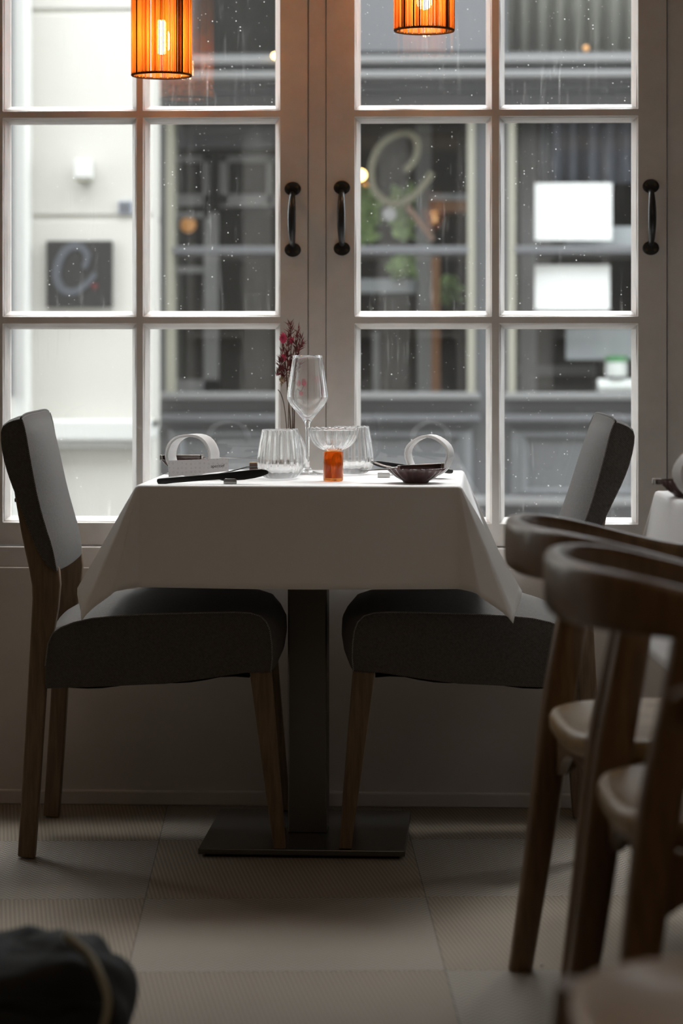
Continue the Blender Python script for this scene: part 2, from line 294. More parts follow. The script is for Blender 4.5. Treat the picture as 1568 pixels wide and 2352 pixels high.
# ------------------------------------------------------------------ mesh helpers
class MB:
    def __init__(s): s.v = []; s.f = []; s.m = []; s.mi = 0; s.mats = []
    def use(s, name):
        if name not in s.mats: s.mats.append(name)
        s.mi = s.mats.index(name); return s
    def add(s, vs, fs):
        b = len(s.v); s.v += [tuple(v) for v in vs]
        for f in fs: s.f.append(tuple(i+b for i in f)); s.m.append(s.mi)
        return s
    def box(s, lo, hi):
        x0, y0, z0 = lo; x1, y1, z1 = hi
        return s.add([(x0,y0,z0),(x1,y0,z0),(x1,y1,z0),(x0,y1,z0),(x0,y0,z1),(x1,y0,z1),(x1,y1,z1),(x0,y1,z1)],
                     [(0,3,2,1),(4,5,6,7),(0,1,5,4),(1,2,6,5),(2,3,7,6),(3,0,4,7)])
    def prism(s, pts, y0, y1):           # (x, z) outline extruded along y
        n = len(pts)
        vs = [(x, y0, z) for x, z in pts]+[(x, y1, z) for x, z in pts]
        fs = [tuple(range(n)), tuple(range(2*n-1, n-1, -1))]+[((i+1) % n, i, n+i, n+(i+1) % n) for i in range(n)]
        return s.add(vs, fs)
    def prismz(s, pts, z0, z1):          # (x, y) outline extruded along z
        n = len(pts)
        vs = [(x, y, z0) for x, y in pts]+[(x, y, z1) for x, y in pts]
        fs = [tuple(range(n-1, -1, -1)), tuple(range(n, 2*n))]+[(i, (i+1) % n, n+(i+1) % n, n+i) for i in range(n)]
        return s.add(vs, fs)
    def hexa(s, bot, top):               # two quads
        return s.add(list(bot)+list(top), [(3,2,1,0),(4,5,6,7),(0,1,5,4),(1,2,6,5),(2,3,7,6),(3,0,4,7)])
    def loft(s, rings, closed=True, cap=True):
        n = len(rings[0]); vs = [p for r in rings for p in r]; fs = []
        for i in range(len(rings)-1):
            for j in range(n if closed else n-1):
                a = i*n+j; b = i*n+(j+1) % n
                fs.append((a, b, b+n, a+n))
        if cap and closed:
            fs.append(tuple(range(n-1, -1, -1))); fs.append(tuple(range((len(rings)-1)*n, len(rings)*n)))
        return s.add(vs, fs)
    def tube(s, path, rad, n=10, cap=True):
        path = [Vector(p) for p in path]; k = len(path)
        if not hasattr(rad, '__len__'): rad = [rad]*k
        t0 = (path[1]-path[0]).normalized()
        up = Vector((0, 0, 1)) if abs(t0.z) < 0.9 else Vector((1, 0, 0))
        u = t0.cross(up).normalized(); rings = []
        for i in range(k):
            t = (path[min(i+1, k-1)]-path[max(i-1, 0)]).normalized()
            u = (u-t*u.dot(t)).normalized(); w = t.cross(u)
            r = rad[i]; ru, rw = r if hasattr(r, '__len__') else (r, r)
            rings.append([path[i]+u*ru*math.cos(2*PI*j/n)+w*rw*math.sin(2*PI*j/n) for j in range(n)])
        return s.loft(rings, True, cap)
    def lathe(s, prof, n=64, rib=None, closed=False):    # prof: (r, z, ribweight)
        rings = []
        for p in prof:
            r, z = p[0], p[1]; w = p[2] if len(p) > 2 else 0
            ring = []
            for j in range(n):
                a = 2*PI*j/n
                rr = r*(1+(rib(a)*w if rib else 0))
                ring.append((rr*math.cos(a), rr*math.sin(a), z+(p[3]*rib(a) if len(p) > 3 and rib else 0)))
            rings.append(ring)
        return s.loft(rings, True, cap=True)
    def build(s, name, mat=None, parent=None, smooth=False, bevel=0.0, seg=2, auto=None, subd=0, solid=0.0, recalc=True):
        me = bpy.data.meshes.new(name); me.from_pydata(s.v, [], s.f)
        names = s.mats if s.mats else [mat]
        for nme in names: me.materials.append(M[nme])
        if s.mats:
            for p, mi in zip(me.polygons, s.m): p.material_index = mi
        bm = bmesh.new(); bm.from_mesh(me); bmesh.ops.remove_doubles(bm, verts=bm.verts, dist=1e-6)
        if recalc: bmesh.ops.recalc_face_normals(bm, faces=bm.faces)
        bm.to_mesh(me); bm.free()
        if smooth:
            for p in me.polygons: p.use_smooth = True
            if auto: me.set_sharp_from_angle(angle=math.radians(auto))
        me.update()
        o = bpy.data.objects.new(name, me); COL.objects.link(o)
        if parent is not None: o.parent = parent
        if solid: md = o.modifiers.new('solid', 'SOLIDIFY'); md.thickness = solid; md.offset = -1
        if bevel: md = o.modifiers.new('bevel', 'BEVEL'); md.width = bevel; md.segments = seg; md.limit_method = 'ANGLE'; md.angle_limit = math.radians(35); md.use_clamp_overlap = True
        if subd: md = o.modifiers.new('subd', 'SUBSURF'); md.levels = subd; md.render_levels = subd
        return o
def tag(o, label=None, cat=None, group=None, kind=None):
    if label: o['label'] = label
    if cat: o['category'] = cat
    if group: o['group'] = group
    if kind: o['kind'] = kind
    return o
def empty(name, loc=(0,0,0), rz=0.0, label=None, cat=None, group=None, kind=None):
    o = bpy.data.objects.new(name, None); COL.objects.link(o); o.location = loc; o.rotation_euler = (0, 0, rz); o.empty_display_size = 0.1
    return tag(o, label, cat, group, kind)
def struct(name, mb, mat=None, **kw): return tag(mb.build(name, mat, **kw), kind='structure')
def copy_tree(o, parent=None, first=True):
    c = o.copy(); COL.objects.link(c)
    if parent is not None: c.parent = parent
    for ch in [x for x in bpy.data.objects if x.parent == o]: copy_tree(ch, c)
    return c
def smoothstep(t): t = max(0, min(1, t)); return t*t*(3-2*t)
def spline(pts, n):                       # Catmull-Rom through points
    P = [Vector(p) for p in pts]; out = []; m = len(P)-1
    for i in range(n+1):
        t = i/n*m; k = min(int(t), m-1); f = t-k
        a, b, c, d = P[max(k-1, 0)], P[k], P[k+1], P[min(k+2, m)]
        out.append(0.5*((2*b)+(c-a)*f+(2*a-5*b+4*c-d)*f*f+(3*b-a-3*c+d)*f**3))
    return out

# ------------------------------------------------------------------ the room
YW = 5.34                                 # room side face of the window wall
XL, XR, YB, ZC = -2.1, 3.0, -1.6, 2.62
struct('floor', MB().box((XL-0.1, YB-0.1, -0.1), (XR+0.1, YW+0.25, 0)), 'woven_tiles')
struct('ceiling', MB().box((XL-0.1, YB-0.1, ZC), (XR+0.1, YW+0.25, ZC+0.1)), 'ceiling_paint')
struct('wall_left', MB().box((XL-0.1, YB, 0), (XL, YW+0.1, ZC)), 'room_wall')
struct('wall_right', MB().box((XR, YB, 0), (XR+0.1, YW+0.1, ZC)), 'room_wall')
struct('wall_rear', MB().box((XL-0.1, YB-0.1, 0), (XR+0.1, YB, ZC)), 'room_wall')
YF = 5.402                                # front face of the casements
YG = 5.432                                # glass
z_low = on(300, 1305, YW).z               # top of the wall below the window
z_sill = on(300, 1257, YF-0.036).z
z_b = on(300, 1250, YF).z
x_l = on(-60, 800, YF).x
cw_ = on(1531, 800, YF).x-on(748, 800, YF).x          # casement width
post_w = on(748, 800, YF).x-on(707, 800, YF).x
zt = 2.32
XWL, XWR = -1.98, 2.42
mb = MB(); mb.box((XL, YW, 0), (XR, YW+0.2, z_low))
mb.box((XL, YW, zt+0.06), (XR, YW+0.2, ZC)); mb.box((XL, YW, z_low), (XWL, YW+0.2, zt+0.06)); mb.box((XWR, YW, z_low), (XR, YW+0.2, zt+0.06))
struct('wall_front', mb, 'wall_paint', bevel=0.002)
struct('baseboard_front', MB().box((XL, YW-0.015, 0), (XR, YW+0.005, on(300, 1817, YW-0.015).z)), 'wall_paint', bevel=0.003)
struct('trim_1', MB().box((XWL, YF-0.036, z_low-0.01), (XWR, YF+0.09, z_sill)), 'frame_paint', bevel=0.002)
struct('trim_2', MB().box((XWL, YF-0.018, zt+0.01), (XWR, YF+0.09, zt+0.07)), 'frame_paint', bevel=0.002)

# casement: frame mesh with bevelled glazing bars in real depth, glass, handle
def casement(name, x0, x1, z0, z1, cols, rows, with_handles):
    # cols / rows: list of (lo, hi) openings measured at the front face
    root = empty(name, (x0, YF, z0)); tag(root, kind='structure')
    mb = MB(); D = YG-YF; yb = 0.06
    X = lambda x: x-x0
    Zz = lambda z: z-z0
    xs = [x0]+[c for p in cols for c in p]+[x1]; zs = [z0]+[c for p in rows for c in p]+[z1]
    def wob(x, z, k): return 0.0007*noise.noise(Vector((x*9+k, z*9, k*3.1)))
    # front and back flat grid
    for i in range(len(xs)-1):
        for j in range(len(zs)-1):
            if i % 2 == 1 and j % 2 == 1: continue
            a, b, c, d = X(xs[i]), X(xs[i+1]), Zz(zs[j]), Zz(zs[j+1])
            mb.add([(a,0,c),(b,0,c),(b,0,d),(a,0,d)], [(0,1,2,3)])
            mb.add([(a,yb,c),(b,yb,c),(b,yb,d),(a,yb,d)], [(3,2,1,0)])
    W_, H_ = X(x1), Zz(z1)
    mb.add([(0,0,0),(W_,0,0),(W_,yb,0),(0,yb,0),(0,0,H_),(W_,0,H_),(W_,yb,H_),(0,yb,H_)], [(0,3,2,1),(4,5,6,7),(1,2,6,5),(3,0,4,7)])
    bw = 0.0128
    prof = [(0.0, 0.0), (0.0015, 0.004), (0.0035, 0.006), (0.0085, 0.016), (0.011, 0.024), (bw, D)]
    for (xa, xb) in cols:
        for (za, zb) in rows:
            nseg = 14
            rings = []
            for (ins, dep) in prof+[(bw, D+0.004), (bw-0.004, yb)]:
                ring = []
                xa_, xb_, za_, zb_ = xa+ins, xb-ins, za+ins, zb-ins
                for s_ in range(nseg): ring.append((xa_+(xb_-xa_)*s_/nseg, za_, 0, 1))
                for s_ in range(nseg): ring.append((xb_, za_+(zb_-za_)*s_/nseg, -1, 0))
                for s_ in range(nseg): ring.append((xb_+(xa_-xb_)*s_/nseg, zb_, 0, -1))
                for s_ in range(nseg): ring.append((xa_, zb_+(za_-zb_)*s_/nseg, 1, 0))
                w = 1.0 if 0 < ins < bw and dep < D else 0.0
                rings.append([(X(x)+nx*w*2.2*wob(x, z, ins*100), dep, Zz(z)+nz*w*2.2*wob(x, z, ins*100+5)) for x, z, nx, nz in ring])
            mb.loft(rings, True, cap=False)
    fr = mb.build('window_frame', 'frame_paint', root, recalc=False)
    g = MB()
    for (xa, xb) in cols:
        for (za, zb) in rows:
            g.add([(X(xa)+bw-0.002, D+0.001, Zz(za)+bw-0.002), (X(xb)-bw+0.002, D+0.001, Zz(za)+bw-0.002), (X(xb)-bw+0.002, D+0.001, Zz(zb)-bw+0.002), (X(xa)+bw-0.002, D+0.001, Zz(zb)-bw+0.002)], [(0,1,2,3)])
    g.build('glass_panes', 'window_glass', root)
    return root

def handle(root, px, py0, py1, side):
    c0 = on(px, py0, YF); c1 = on(px, py1, YF); base = root.location
    mb = MB(); r = 0.0183
    for c, sg in ((c0, 1), (c1, -1)):
        prof = []
        ring0 = []
        for j in range(28):
            a = 2*PI*j/28
            ring0.append((math.cos(a)*r*1.02, math.sin(a)*r*0.86))
        rings = [[(c.x-base.x+x*k, -d, c.z-base.z+z*k) for x, z in ring0] for k, d in ((1.0, -0.001), (1.0, 0.0022), (0.93, 0.004), (0.6, 0.0046))]
        mb.loft(rings)
    cx = c0.x-base.x; zt_, zb_ = c0.z-base.z-0.010, c1.z-base.z+0.010
    H = zt_-zb_
    path = []; rad = []
    for i in range(25):
        t = i/24.0; s_ = math.sin(PI*t)
        path.append((cx-side*0.0*s_, -0.002-0.036*min(1, s_**0.45), zb_+H*t))
        rad.append((0.0062+0.0032*s_, 0.0062+0.0022*s_))
    mb.tube(path, rad, 14)
    h = mb.build('handle', 'black_iron', root, smooth=True, auto=50)
    for c, sg in ((c0, 1), (c1, -1)):
        for sx in (-1, 1):
            s_ = MB(); x = c.x-base.x+sx*0.0098; z = c.z-base.z+sg*0.004
            rings = [[(x+math.cos(2*PI*j/12)*q, -d, z+math.sin(2*PI*j/12)*q) for j in range(12)] for q, d in ((0.0036, 0.003), (0.0036, 0.0055), (0.0022, 0.006))]
            s_.loft(rings); s_.build('screw', 'screw_brass', h, smooth=True, auto=40)

def X_(px): return on(px, 800, YF).x
def Z_(px, py): return on(px, py, YF).z
# left casement measured at its right column, right casement at its own
zr = lambda px, a, b: (Z_(px, b), Z_(px, a))
top_a = Z_(320, -200)
rowsA = [zr(320, 757-14, 1187+14), zr(320, 270, 727.5), (Z_(320, 254.5), zt-0.04)]
rowsB = rowsA
colsA = [(X_(6), X_(313)), (X_(328), X_(643))]
colsB = [(X_(814), X_(1129)), (X_(1146), X_(1465))]
z0c = z_sill+0.003
w1 = casement('window_1', X_(-57), X_(706.0), z0c, zt, colsA, rowsA, 1)
w2 = casement('window_2', X_(749.5), X_(1530), z0c, zt, colsB, rowsB, 2)
handle(w1, 672, 434, 574, 1)
handle(w2, 785, 431, 571, -1)
handle(w2, 1494, 428, 570, 1)
off = X_(749.5)-X_(-57)
w0 = copy_tree(w1); w0.name = 'window_3'; w0.location.x = X_(-57)-0.045-(X_(706)-X_(-57))
w3 = copy_tree(w2); w3.name = 'window_4'; w3.location.x = X_(1530)+0.085
def post(name, xa, xb, y=YF+0.003):
    struct(name, MB().box((xa, y, z0c-0.005), (xb, YF+0.085, zt+0.02)), 'frame_paint', bevel=0.0015)
post('trim_3', X_(707.8), X_(748))
post('trim_4', X_(1532.5), X_(1532.5)+0.082)
post('trim_5', X_(-57)-0.0445, X_(-57)-0.0005)
xe = w3.location.x+(X_(1530)-X_(749.5))
if xe < XWR: post('trim_6', xe+0.001, XWR)
if w0.location.x > XWL: post('trim_7', XWL, w0.location.x-0.001)

# ------------------------------------------------------------------ the street outside
YC, YD = 9.25, 9.75                       # cream house front, dark shop front
def rectbox(mb, x0, y0, x1, y1, Y, depth):
    a = on(x0, y1, Y); b = on(x1, y0, Y)
    return mb.box((a.x, Y, a.z), (b.x, Y+depth, b.z))
ZS = -0.15
struct('street_ground', MB().box((-12, YW+0.26, ZS-0.1), (12, 16, ZS)), 'street_paving')
# our own front, above and beside the windows
mb = MB(); mb.box((-6, YW+0.205, ZS), (6, YW+0.25, z_low)); mb.box((-6, YW+0.205, zt+0.06), (6, YW+0.25, 4.6)); mb.box((-6, YW+0.205, z_low), (XWL-0.02, YW+0.25, zt+0.06)); mb.box((XWR+0.02, YW+0.205, z_low), (6, YW+0.25, zt+0.06))
struct('wall_outer', mb, 'outer_wall')

cream = empty('cream_house', cw(-1.6, 9.3, ZS), label='cream rendered house front with grooved upper wall, filling the leftmost panes', cat='building')
def cpart(name, mb, mat, par=cream, **kw):
    o = mb.build(name, mat, par, **kw); o.matrix_parent_inverse = Matrix.Translation(par.location).inverted() if par.rotation_euler.z == 0 else Matrix.Identity(4); return o
YCD = 0.25
xw0, xw1 = on(62, 0, YC).x, on(350, 0, YC).x
mb = MB()
zs_ = [4.4, on(0, 27, YC).z, on(0, 500, YC).z, on(0, 990, YC).z]
for i in range(3): mb.box((-6.0, YC, zs_[i+1]+0.009), (xw1, YC+YCD, zs_[i]-(0.009 if i else 0)))
mb.box((-6.0, YC+0.012, zs_[3]), (xw1-0.001, YC+YCD-0.01, 4.39))
cpart('upper_wall', mb, 'cream_render', bevel=0.006)
mb = MB(); a = on(0, 965, YC-0.09); b = on(0, 1012, YC-0.09)
mb.box((-6.0, YC-0.09, b.z), (xw1+0.0, YC+0.2, a.z)); mb.box((-6.0, YC-0.05, b.z-0.03), (xw1-0.01, YC+0.2, b.z+0.01))
cpart('ledge', mb, 'cream_white', bevel=0.008)
cpart('lower_wall', MB().box((-6.0, YC-0.005, ZS), (xw1-0.005, YC+YCD, b.z)), 'cream_render')
a = on(27, 0, YC-0.10).x; b2 = on(62, 0, YC-0.10).x
cpart('pilaster', MB().box((a, YC-0.10, ZS), (b2, YC+0.1, 4.4)), 'cream_white', bevel=0.01)
dp = MB(); rectbox(dp, 12, -60, 25, 912, YC-0.14, 0.04); dp = cpart('downpipe', dp, 'mid_facade')
# wall lamp
wl = empty('wall_lamp', on(185, 400, YC), label='small white box lamp on the cream house wall', cat='lamp')
mb = MB(); a = on(170, 408, YC-0.1); b = on(206, 365, YC-0.1); y0_ = a.y
mb.box((a.x-wl.location.x, -0.10, a.z-wl.location.z), (b.x-wl.location.x, -0.001, b.z-wl.location.z)); mb.build('lamp_box', 'cream_white', wl, bevel=0.004)
MB().box((a.x-wl.location.x+0.004, -0.097, a.z-wl.location.z-0.012), (b.x-wl.location.x-0.004, -0.005, a.z-wl.location.z-0.001)).build('lamp_lens', 'stone_strip', wl)
# vent grille
mb = MB(); c = on(287, 477, YC); mb.box((-0.024, -0.012, -0.025), (0.03, 0.0, 0.025))
vg = empty('vent_grille', c+Vector((0, -0.0005, 0)), label='small blue-grey vent grille at the right of the cream wall', cat='vent')
mb.build('vent_frame', 'vent_grey', vg)
for i in range(5): MB().box((-0.019+i*0.009, -0.016, -0.021), (-0.014+i*0.009, -0.0121, 0.021)).build('slat', 'mid_facade', vg)
# square sign with a script C
def ribbon(pts, Y, w, thick, org, n=60, wf=None):     # stroke of pixel points on the plane y = Y as a raised flat letter
    P = spline([on(x, y, Y) for x, y in pts], n); rings = []
    for i, p in enumerate(P):
        t = (P[min(i+1, n)]-P[max(i-1, 0)]).normalized(); nn = Vector((-t.z, 0, t.x))
        ww = w*(wf(i/n) if wf else 1)*0.5
        q = p-org
        rings.append([q+nn*ww, q-nn*ww, q-nn*ww+Vector((0, -thick, 0)), q+nn*ww+Vector((0, -thick, 0))])
    return MB().loft(rings, True, True)
sg = empty('shop_sign', on(182, 706, YC)+Vector((0, -0.03, 0)), label='square black sign with a grey script letter C on the cream house wall', cat='sign')
a = on(107, 706, YC-0.02)-sg.location; b = on(258, 553, YC-0.02)-sg.location
MB().box((a.x, 0, a.z), (b.x, 0.029, b.z)).build('sign_plate', 'sign_black', sg, bevel=0.002)
cpts = [(193,616),(200,596),(198,580),(186,568),(170,565),(152,574),(138,594),(130,622),(132,646),(145,665),(165,671),(186,662),(205,646),(219,628)]
ribbon(cpts, YC-0.03, 0.024, 0.006, sg.location, wf=lambda t: 0.8+0.5*math.sin(PI*t)).build('letter', 'sign_grey', sg)['label'] = 'grey script letter C'
mb = MB(); c = on(217, 657, YC-0.03)-sg.location
mb.loft([[(c.x+0.011*math.cos(2*PI*j/16), -d, c.z+0.011*math.sin(2*PI*j/16)) for j in range(16)] for d in (0.0, 0.005)]); mb.build('red_dot', 'sign_red', sg)

# dark shop front
shop = empty('grey_building', cw(0.5, 9.8, ZS), label='dark grey timber shop front with wide windows across the street', cat='building')
def spart(name, mb, mat, **kw): return cpart(name, mb, mat, shop, **kw)
def gx(px): return on(px, 0, YD).x
def gz(py): return on(700, py, YD).z
xA, xB, xC, xD = gx(383), gx(1090), gx(1166), gx(1660)
zw0, zw1 = gz(905), gz(258)               # shop window opening
mb = MB(); ZT = 4.4
mb.box((xw1-0.2, YD, ZS), (6, YD+0.3, zw0)); mb.box((xw1-0.2, YD, zw0), (xA, YD+0.3, zw1)); mb.box((xB, YD, zw0), (xC, YD+0.3, zw1)); mb.box((xD, YD, zw0), (6, YD+0.3, zw1))
zu0 = gz(122)
mb.box((xw1-0.2, YD, zw1), (6, YD+0.3, zu0)); mb.box((xw1-0.2, YD, zu0), (gx(440), YD+0.3, ZT)); mb.box((gx(640), YD, zu0), (gx(1165), YD+0.3, ZT)); mb.box((gx(1700), YD, zu0), (6, YD+0.3, ZT))
mb.box((gx(440), YD, 3.1), (gx(640), YD+0.3, ZT)); mb.box((gx(1165), YD, 3.1), (gx(1700), YD+0.3, ZT))
spart('facade', mb, 'dark_facade')
# grey field above the cornice in the middle bay
mb = MB(); mb.box((gx(650), YD-0.02, gz(120)), (gx(1150), YD-0.001, ZT)); spart('upper_panel', mb, 'mid_facade')
for nm, y0, y1, dep, mt in (('cornice', 128, 146, 0.16, 'light_facade'), ('cornice', 146, 163, 0.11, 'mid_facade'), ('cornice', 163, 180, 0.19, 'light_facade'), ('cornice', 180, 212, 0.05, 'dark_facade')):
    mb = MB(); mb.box((xw1+0.002, YD-dep, on(700, y1, YD-dep).z), (6, YD+0.02, on(700, y0, YD-dep).z)); spart(nm, mb, mt, bevel=0.006)
for (xa, xb) in ((xA, xB), (xC, xD)):
    mb = MB(); s_ = gx(400)-gx(383)
    mb.box((xa, YD-0.03, zw0), (xa+s_, YD+0.1, zw1)); mb.box((xb-s_, YD-0.03, zw0), (xb, YD+0.1, zw1)); mb.box((xa+s_, YD-0.03, zw1-0.03), (xb-s_, YD+0.1, zw1))
    spart('window_surround', mb, 'stone_strip')
    mb = MB(); mb.box((xa+s_*0.9, YD-0.035, gz(584)), (xb-s_*0.9, YD+0.07, gz(566))); spart('transom', mb, 'mid_facade', bevel=0.004)
    mb = MB(); mb.box((xa-0.02, YD-0.09, on(700, 918, YD-0.09).z), (xb+0.02, YD+0.12, on(700, 902, YD-0.09).z)); spart('window_sill', mb, 'light_facade', bevel=0.006)
    mb = MB(); mb.box((xa-0.02, YD-0.07, on(700, 968, YD-0.07).z), (xb+0.02, YD+0.02, on(700, 952, YD-0.07).z)); spart('rail', mb, 'mid_facade', bevel=0.006)
    # recessed moulded panel below the window
    z1_, z2_ = on(700, 985, YD).z, on(700, 1142, YD).z
    P_ = [(0, 0, 0.0), (0.018, 0.02, 0.02), (0.03, 0.028, 0.02), (0.05, 0.05, -0.012), (0.075, 0.06, -0.02)]
    mb = MB(); rings = []
    for ins, _, d in P_:
        rings.append([(xa+0.01+ins*1.6, YD-0.001-d-0.0, z2_+ins), (xb-0.01-ins*1.6, YD-0.001-d, z2_+ins), (xb-0.01-ins*1.6, YD-0.001-d, z1_-ins), (xa+0.01+ins*1.6, YD-0.001-d, z1_-ins)])
    rings = [[(x, y-0.022, z) for x, y, z in r] for r in rings]
    mb.loft(rings, True, cap=True); spart('base_panel', mb, 'dark_facade')
mb = MB(); mb.box((xw1+0.002, YD-0.12, on(700, 1160, YD-0.12).z), (6, YD+0.01, on(700, 1141, YD-0.12).z)); spart('plinth_ledge', mb, 'light_facade', bevel=0.006)
# the shop interior behind the panes
mb = MB()
for (xa, xb, za, zb) in ((xA-0.05, xB+0.05, zw0-0.1, zw1+0.1), (xC-0.05, xD+0.05, zw0-0.1, zw1+0.1), (gx(430), gx(650), zu0-0.05, 3.2), (gx(1150), gx(1710), zu0-0.05, 3.2)):
    y0, y1 = YD+0.31, YD+1.3
    mb.add([(xa,y0,za),(xb,y0,za),(xb,y0,zb),(xa,y0,zb),(xa,y1,za),(xb,y1,za),(xb,y1,zb),(xa,y1,zb)], [(4,5,6,7),(0,1,5,4),(2,3,7,6),(1,2,6,5),(3,0,4,7)])
spart('interior', mb, 'shop_inside')
mb = MB()
for (xa, xb, za, zb) in ((xA, xB, zw0, zw1), (xC, xD, zw0, zw1), (gx(440), gx(640), zu0, 3.1), (gx(1165), gx(1700), zu0, 3.1)):
    mb.add([(xa, YD+0.05, za), (xb, YD+0.05, za), (xb, YD+0.05, zb), (xa, YD+0.05, zb)], [(0,1,2,3)])
spart('shop_panes', mb, 'shop_glass')
# grey boards shaped like our own windows' reflection, then partitions behind the panes
YI = YD+0.35
mb = MB()
for (x0, y0, x1, y1) in ((400, 358, 480, 372), (466, 358, 480, 470), (396, 446, 480, 472), (504, 358, 660, 372), (504, 358, 522, 470), (504, 446, 660, 474), (612, 358, 626, 470), (400, 488, 480, 500), (468, 488, 500, 905), (396, 612, 470, 626), (396, 872, 500, 900)):
    rectbox(mb, x0, y0, x1, y1, YI, 0.05)
spart('reflected_frame', mb, 'shop_grey')
mb = MB(); rectbox(mb, 396, 286, 660, 340, YI, 0.04); spart('pelmet', mb, 'mid_facade')
mb = MB(); rectbox(mb, 955, 285, 990, 620, YI, 0.04); rectbox(mb, 958, 620, 990, 905, YI, 0.04); rectbox(mb, 855, 760, 870, 905, YI, 0.04); spart('inner_post', mb, 'light_facade')
mb = MB(); rectbox(mb, 990, 590, 1010, 905, YI, 0.04); rectbox(mb, 985, 460, 1074, 486, YI, 0.3); spart('door_edge', mb, 'shop_brown')
mb = MB(); rectbox(mb, 985, 445, 1074, 459, YI+0.01, 0.3); spart('shelf', mb, 'paper_grey')
mb = MB(); rectbox(mb, 822, 640, 954, 672, YI+0.25, 0.3); spart('counter', mb, 'paper_grey')
mb = MB(); rectbox(mb, 1195, 280, 1232, 905, YI, 0.04); rectbox(mb, 1195, 840, 1370, 862, YI+0.1, 0.2); spart('inner_post', mb, 'light_facade')
# pleated curtains
def curtain(x0, y0, x1, y1, Y, mat):
    a = on(x0, y1, Y); b = on(x1, y0, Y); n = 120; r1 = []; r2 = []
    for i in range(n+1):
        t = i/n; x = a.x+(b.x-a.x)*t; y = Y+0.022*math.sin(t*(b.x-a.x)*2*PI/0.075)+0.008*math.sin(t*37)
        r1.append((x, y, a.z)); r2.append((x, y, b.z))
    mb = MB(); mb.loft([r1, r2], False, False); return mb.build('curtain', mat, solid=0.002, smooth=True)
simple('curtain_blue', (0.12, 0.127, 0.155), 0.9); simple('curtain_grey', (0.15, 0.147, 0.125), 0.9)
tag(curtain(1240, 240, 1640, 422, YD+0.20, 'curtain_blue'), 'blue-grey pleated curtain above the white notices in the shop window', 'curtain')
tag(curtain(1168, -260, 1690, 120, YD+0.20, 'curtain_grey'), 'olive grey pleated curtain in the upper shop window', 'curtain')
# things in the shop window
def flat(name, x0, y0, x1, y1, Y, d, mat, label, cat, **kw):
    a = on(x0, y1, Y); b = on(x1, y0, Y); mb = MB().box((a.x, Y, a.z), (b.x, Y+d, b.z)); o = mb.build(name, mat, **kw); return tag(o, label, cat)
flat('notice_sheet', 1228, 420, 1405, 552, YD+0.040, 0.002, 'paper', 'upper white notice sheet in the right shop window', 'paper')
flat('notice_sheet', 1228, 608, 1400, 712, YD+0.040, 0.002, 'paper', 'lower white notice sheet under the window transom', 'paper')
flat('poster_board', 1297, 520, 1480, 572, YD+0.10, 0.01, 'paper_grey', 'pale grey board standing behind the white notice sheets', 'board')
flat('poster_board', 1300, 752, 1480, 826, YD+0.22, 0.03, 'paper_grey', 'pale blue-grey box standing low behind the shop window', 'box')
gj = empty('storage_jar', on(1415, 865, YD+0.16), label='white and green jar on the shop window ledge', cat='jar')
MB().lathe([(0.001, 0), (0.043, 0), (0.045, 0.01), (0.045, 0.06), (0.001, 0.061)], 24).build('jar_body', 'paper', gj, smooth=True, auto=40)
MB().lathe([(0.001, 0.0615), (0.047, 0.0615), (0.047, 0.085), (0.001, 0.086)], 24).build('lid', 'jar_green', gj, smooth=True, auto=40)
mb = MB(); a = on(1372, 887, YD+0.16); b = on(1600, 887, YD+0.16); mb.tube([a, b], 0.031, 20)
tag(mb.build('paper_roll', 'paper', smooth=True, auto=40), 'white paper roll lying under the green jar', 'paper roll')
# glowing spheres added for reflected room lamps, plus one orange shop globe
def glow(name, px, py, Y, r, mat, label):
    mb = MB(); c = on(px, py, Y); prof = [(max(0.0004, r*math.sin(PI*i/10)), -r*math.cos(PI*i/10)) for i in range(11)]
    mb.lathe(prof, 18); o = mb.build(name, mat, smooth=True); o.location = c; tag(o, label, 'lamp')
glow('lamp_reflection', 631, 128, YD-0.175, 0.010, 'reflection_glow', 'small glowing sphere standing in for a lamp reflection under the shop front cornice')
glow('glow_sphere', 828, 402, YI+0.2, 0.022, 'reflection_glow', 'small yellow sphere standing in for a lamp reflection beside the gold letter C')
glow('glow_sphere', 838, 430, YI+0.2, 0.018, 'shop_glow', 'dim amber sphere standing in for a lamp reflection just below the yellow one')
glow('glow_sphere', 432, 516, YI+0.2, 0.034, 'shop_glow', 'dim orange globe behind the left shop window')
glow('glow_sphere', 1345, 111, YD+0.16, 0.012, 'shop_glow', 'tiny orange sphere standing in for a lamp reflection before the upper grey curtain')
# greenery
def foliage(name, x0, y0, x1, y1, Y, n, label):
    rnd = random.Random(x0); mb = MB(); a = on(x0, y1, Y); b = on(x1, y0, Y)
    for i in range(n):
        c = Vector((rnd.uniform(a.x, b.x), Y+rnd.uniform(0, 0.08), rnd.uniform(a.z, b.z))); l = rnd.uniform(0.03, 0.06); w = l*0.35
        d = Vector((rnd.uniform(-1, 1), rnd.uniform(-0.4, 0.4), rnd.uniform(-0.2, 1))).normalized(); u = d.cross(Vector((0, 1, 0.2))).normalized()
        mb.add([c, c+d*l*0.5+u*w, c+d*l, c+d*l*0.5-u*w], [(0,1,2,3)])
    o = mb.build(name, 'leaf_green', solid=0.001); tag(o, label, 'plant')
foliage('hanging_foliage', 815, 440, 860, 556, YI+0.15, 150, 'bright green foliage at the left behind the gold letter C')
foliage('hanging_foliage', 908, 440, 950, 556, YI+0.15, 150, 'bright green foliage under the gold letter C')
foliage('hanging_foliage', 905, 590, 960, 640, YI+0.2, 70, 'pale green foliage just below the shop window transom')
foliage('hanging_foliage', 1010, 650, 1045, 700, YI+0.2, 60, 'dark green leaves low in the dark shop window')
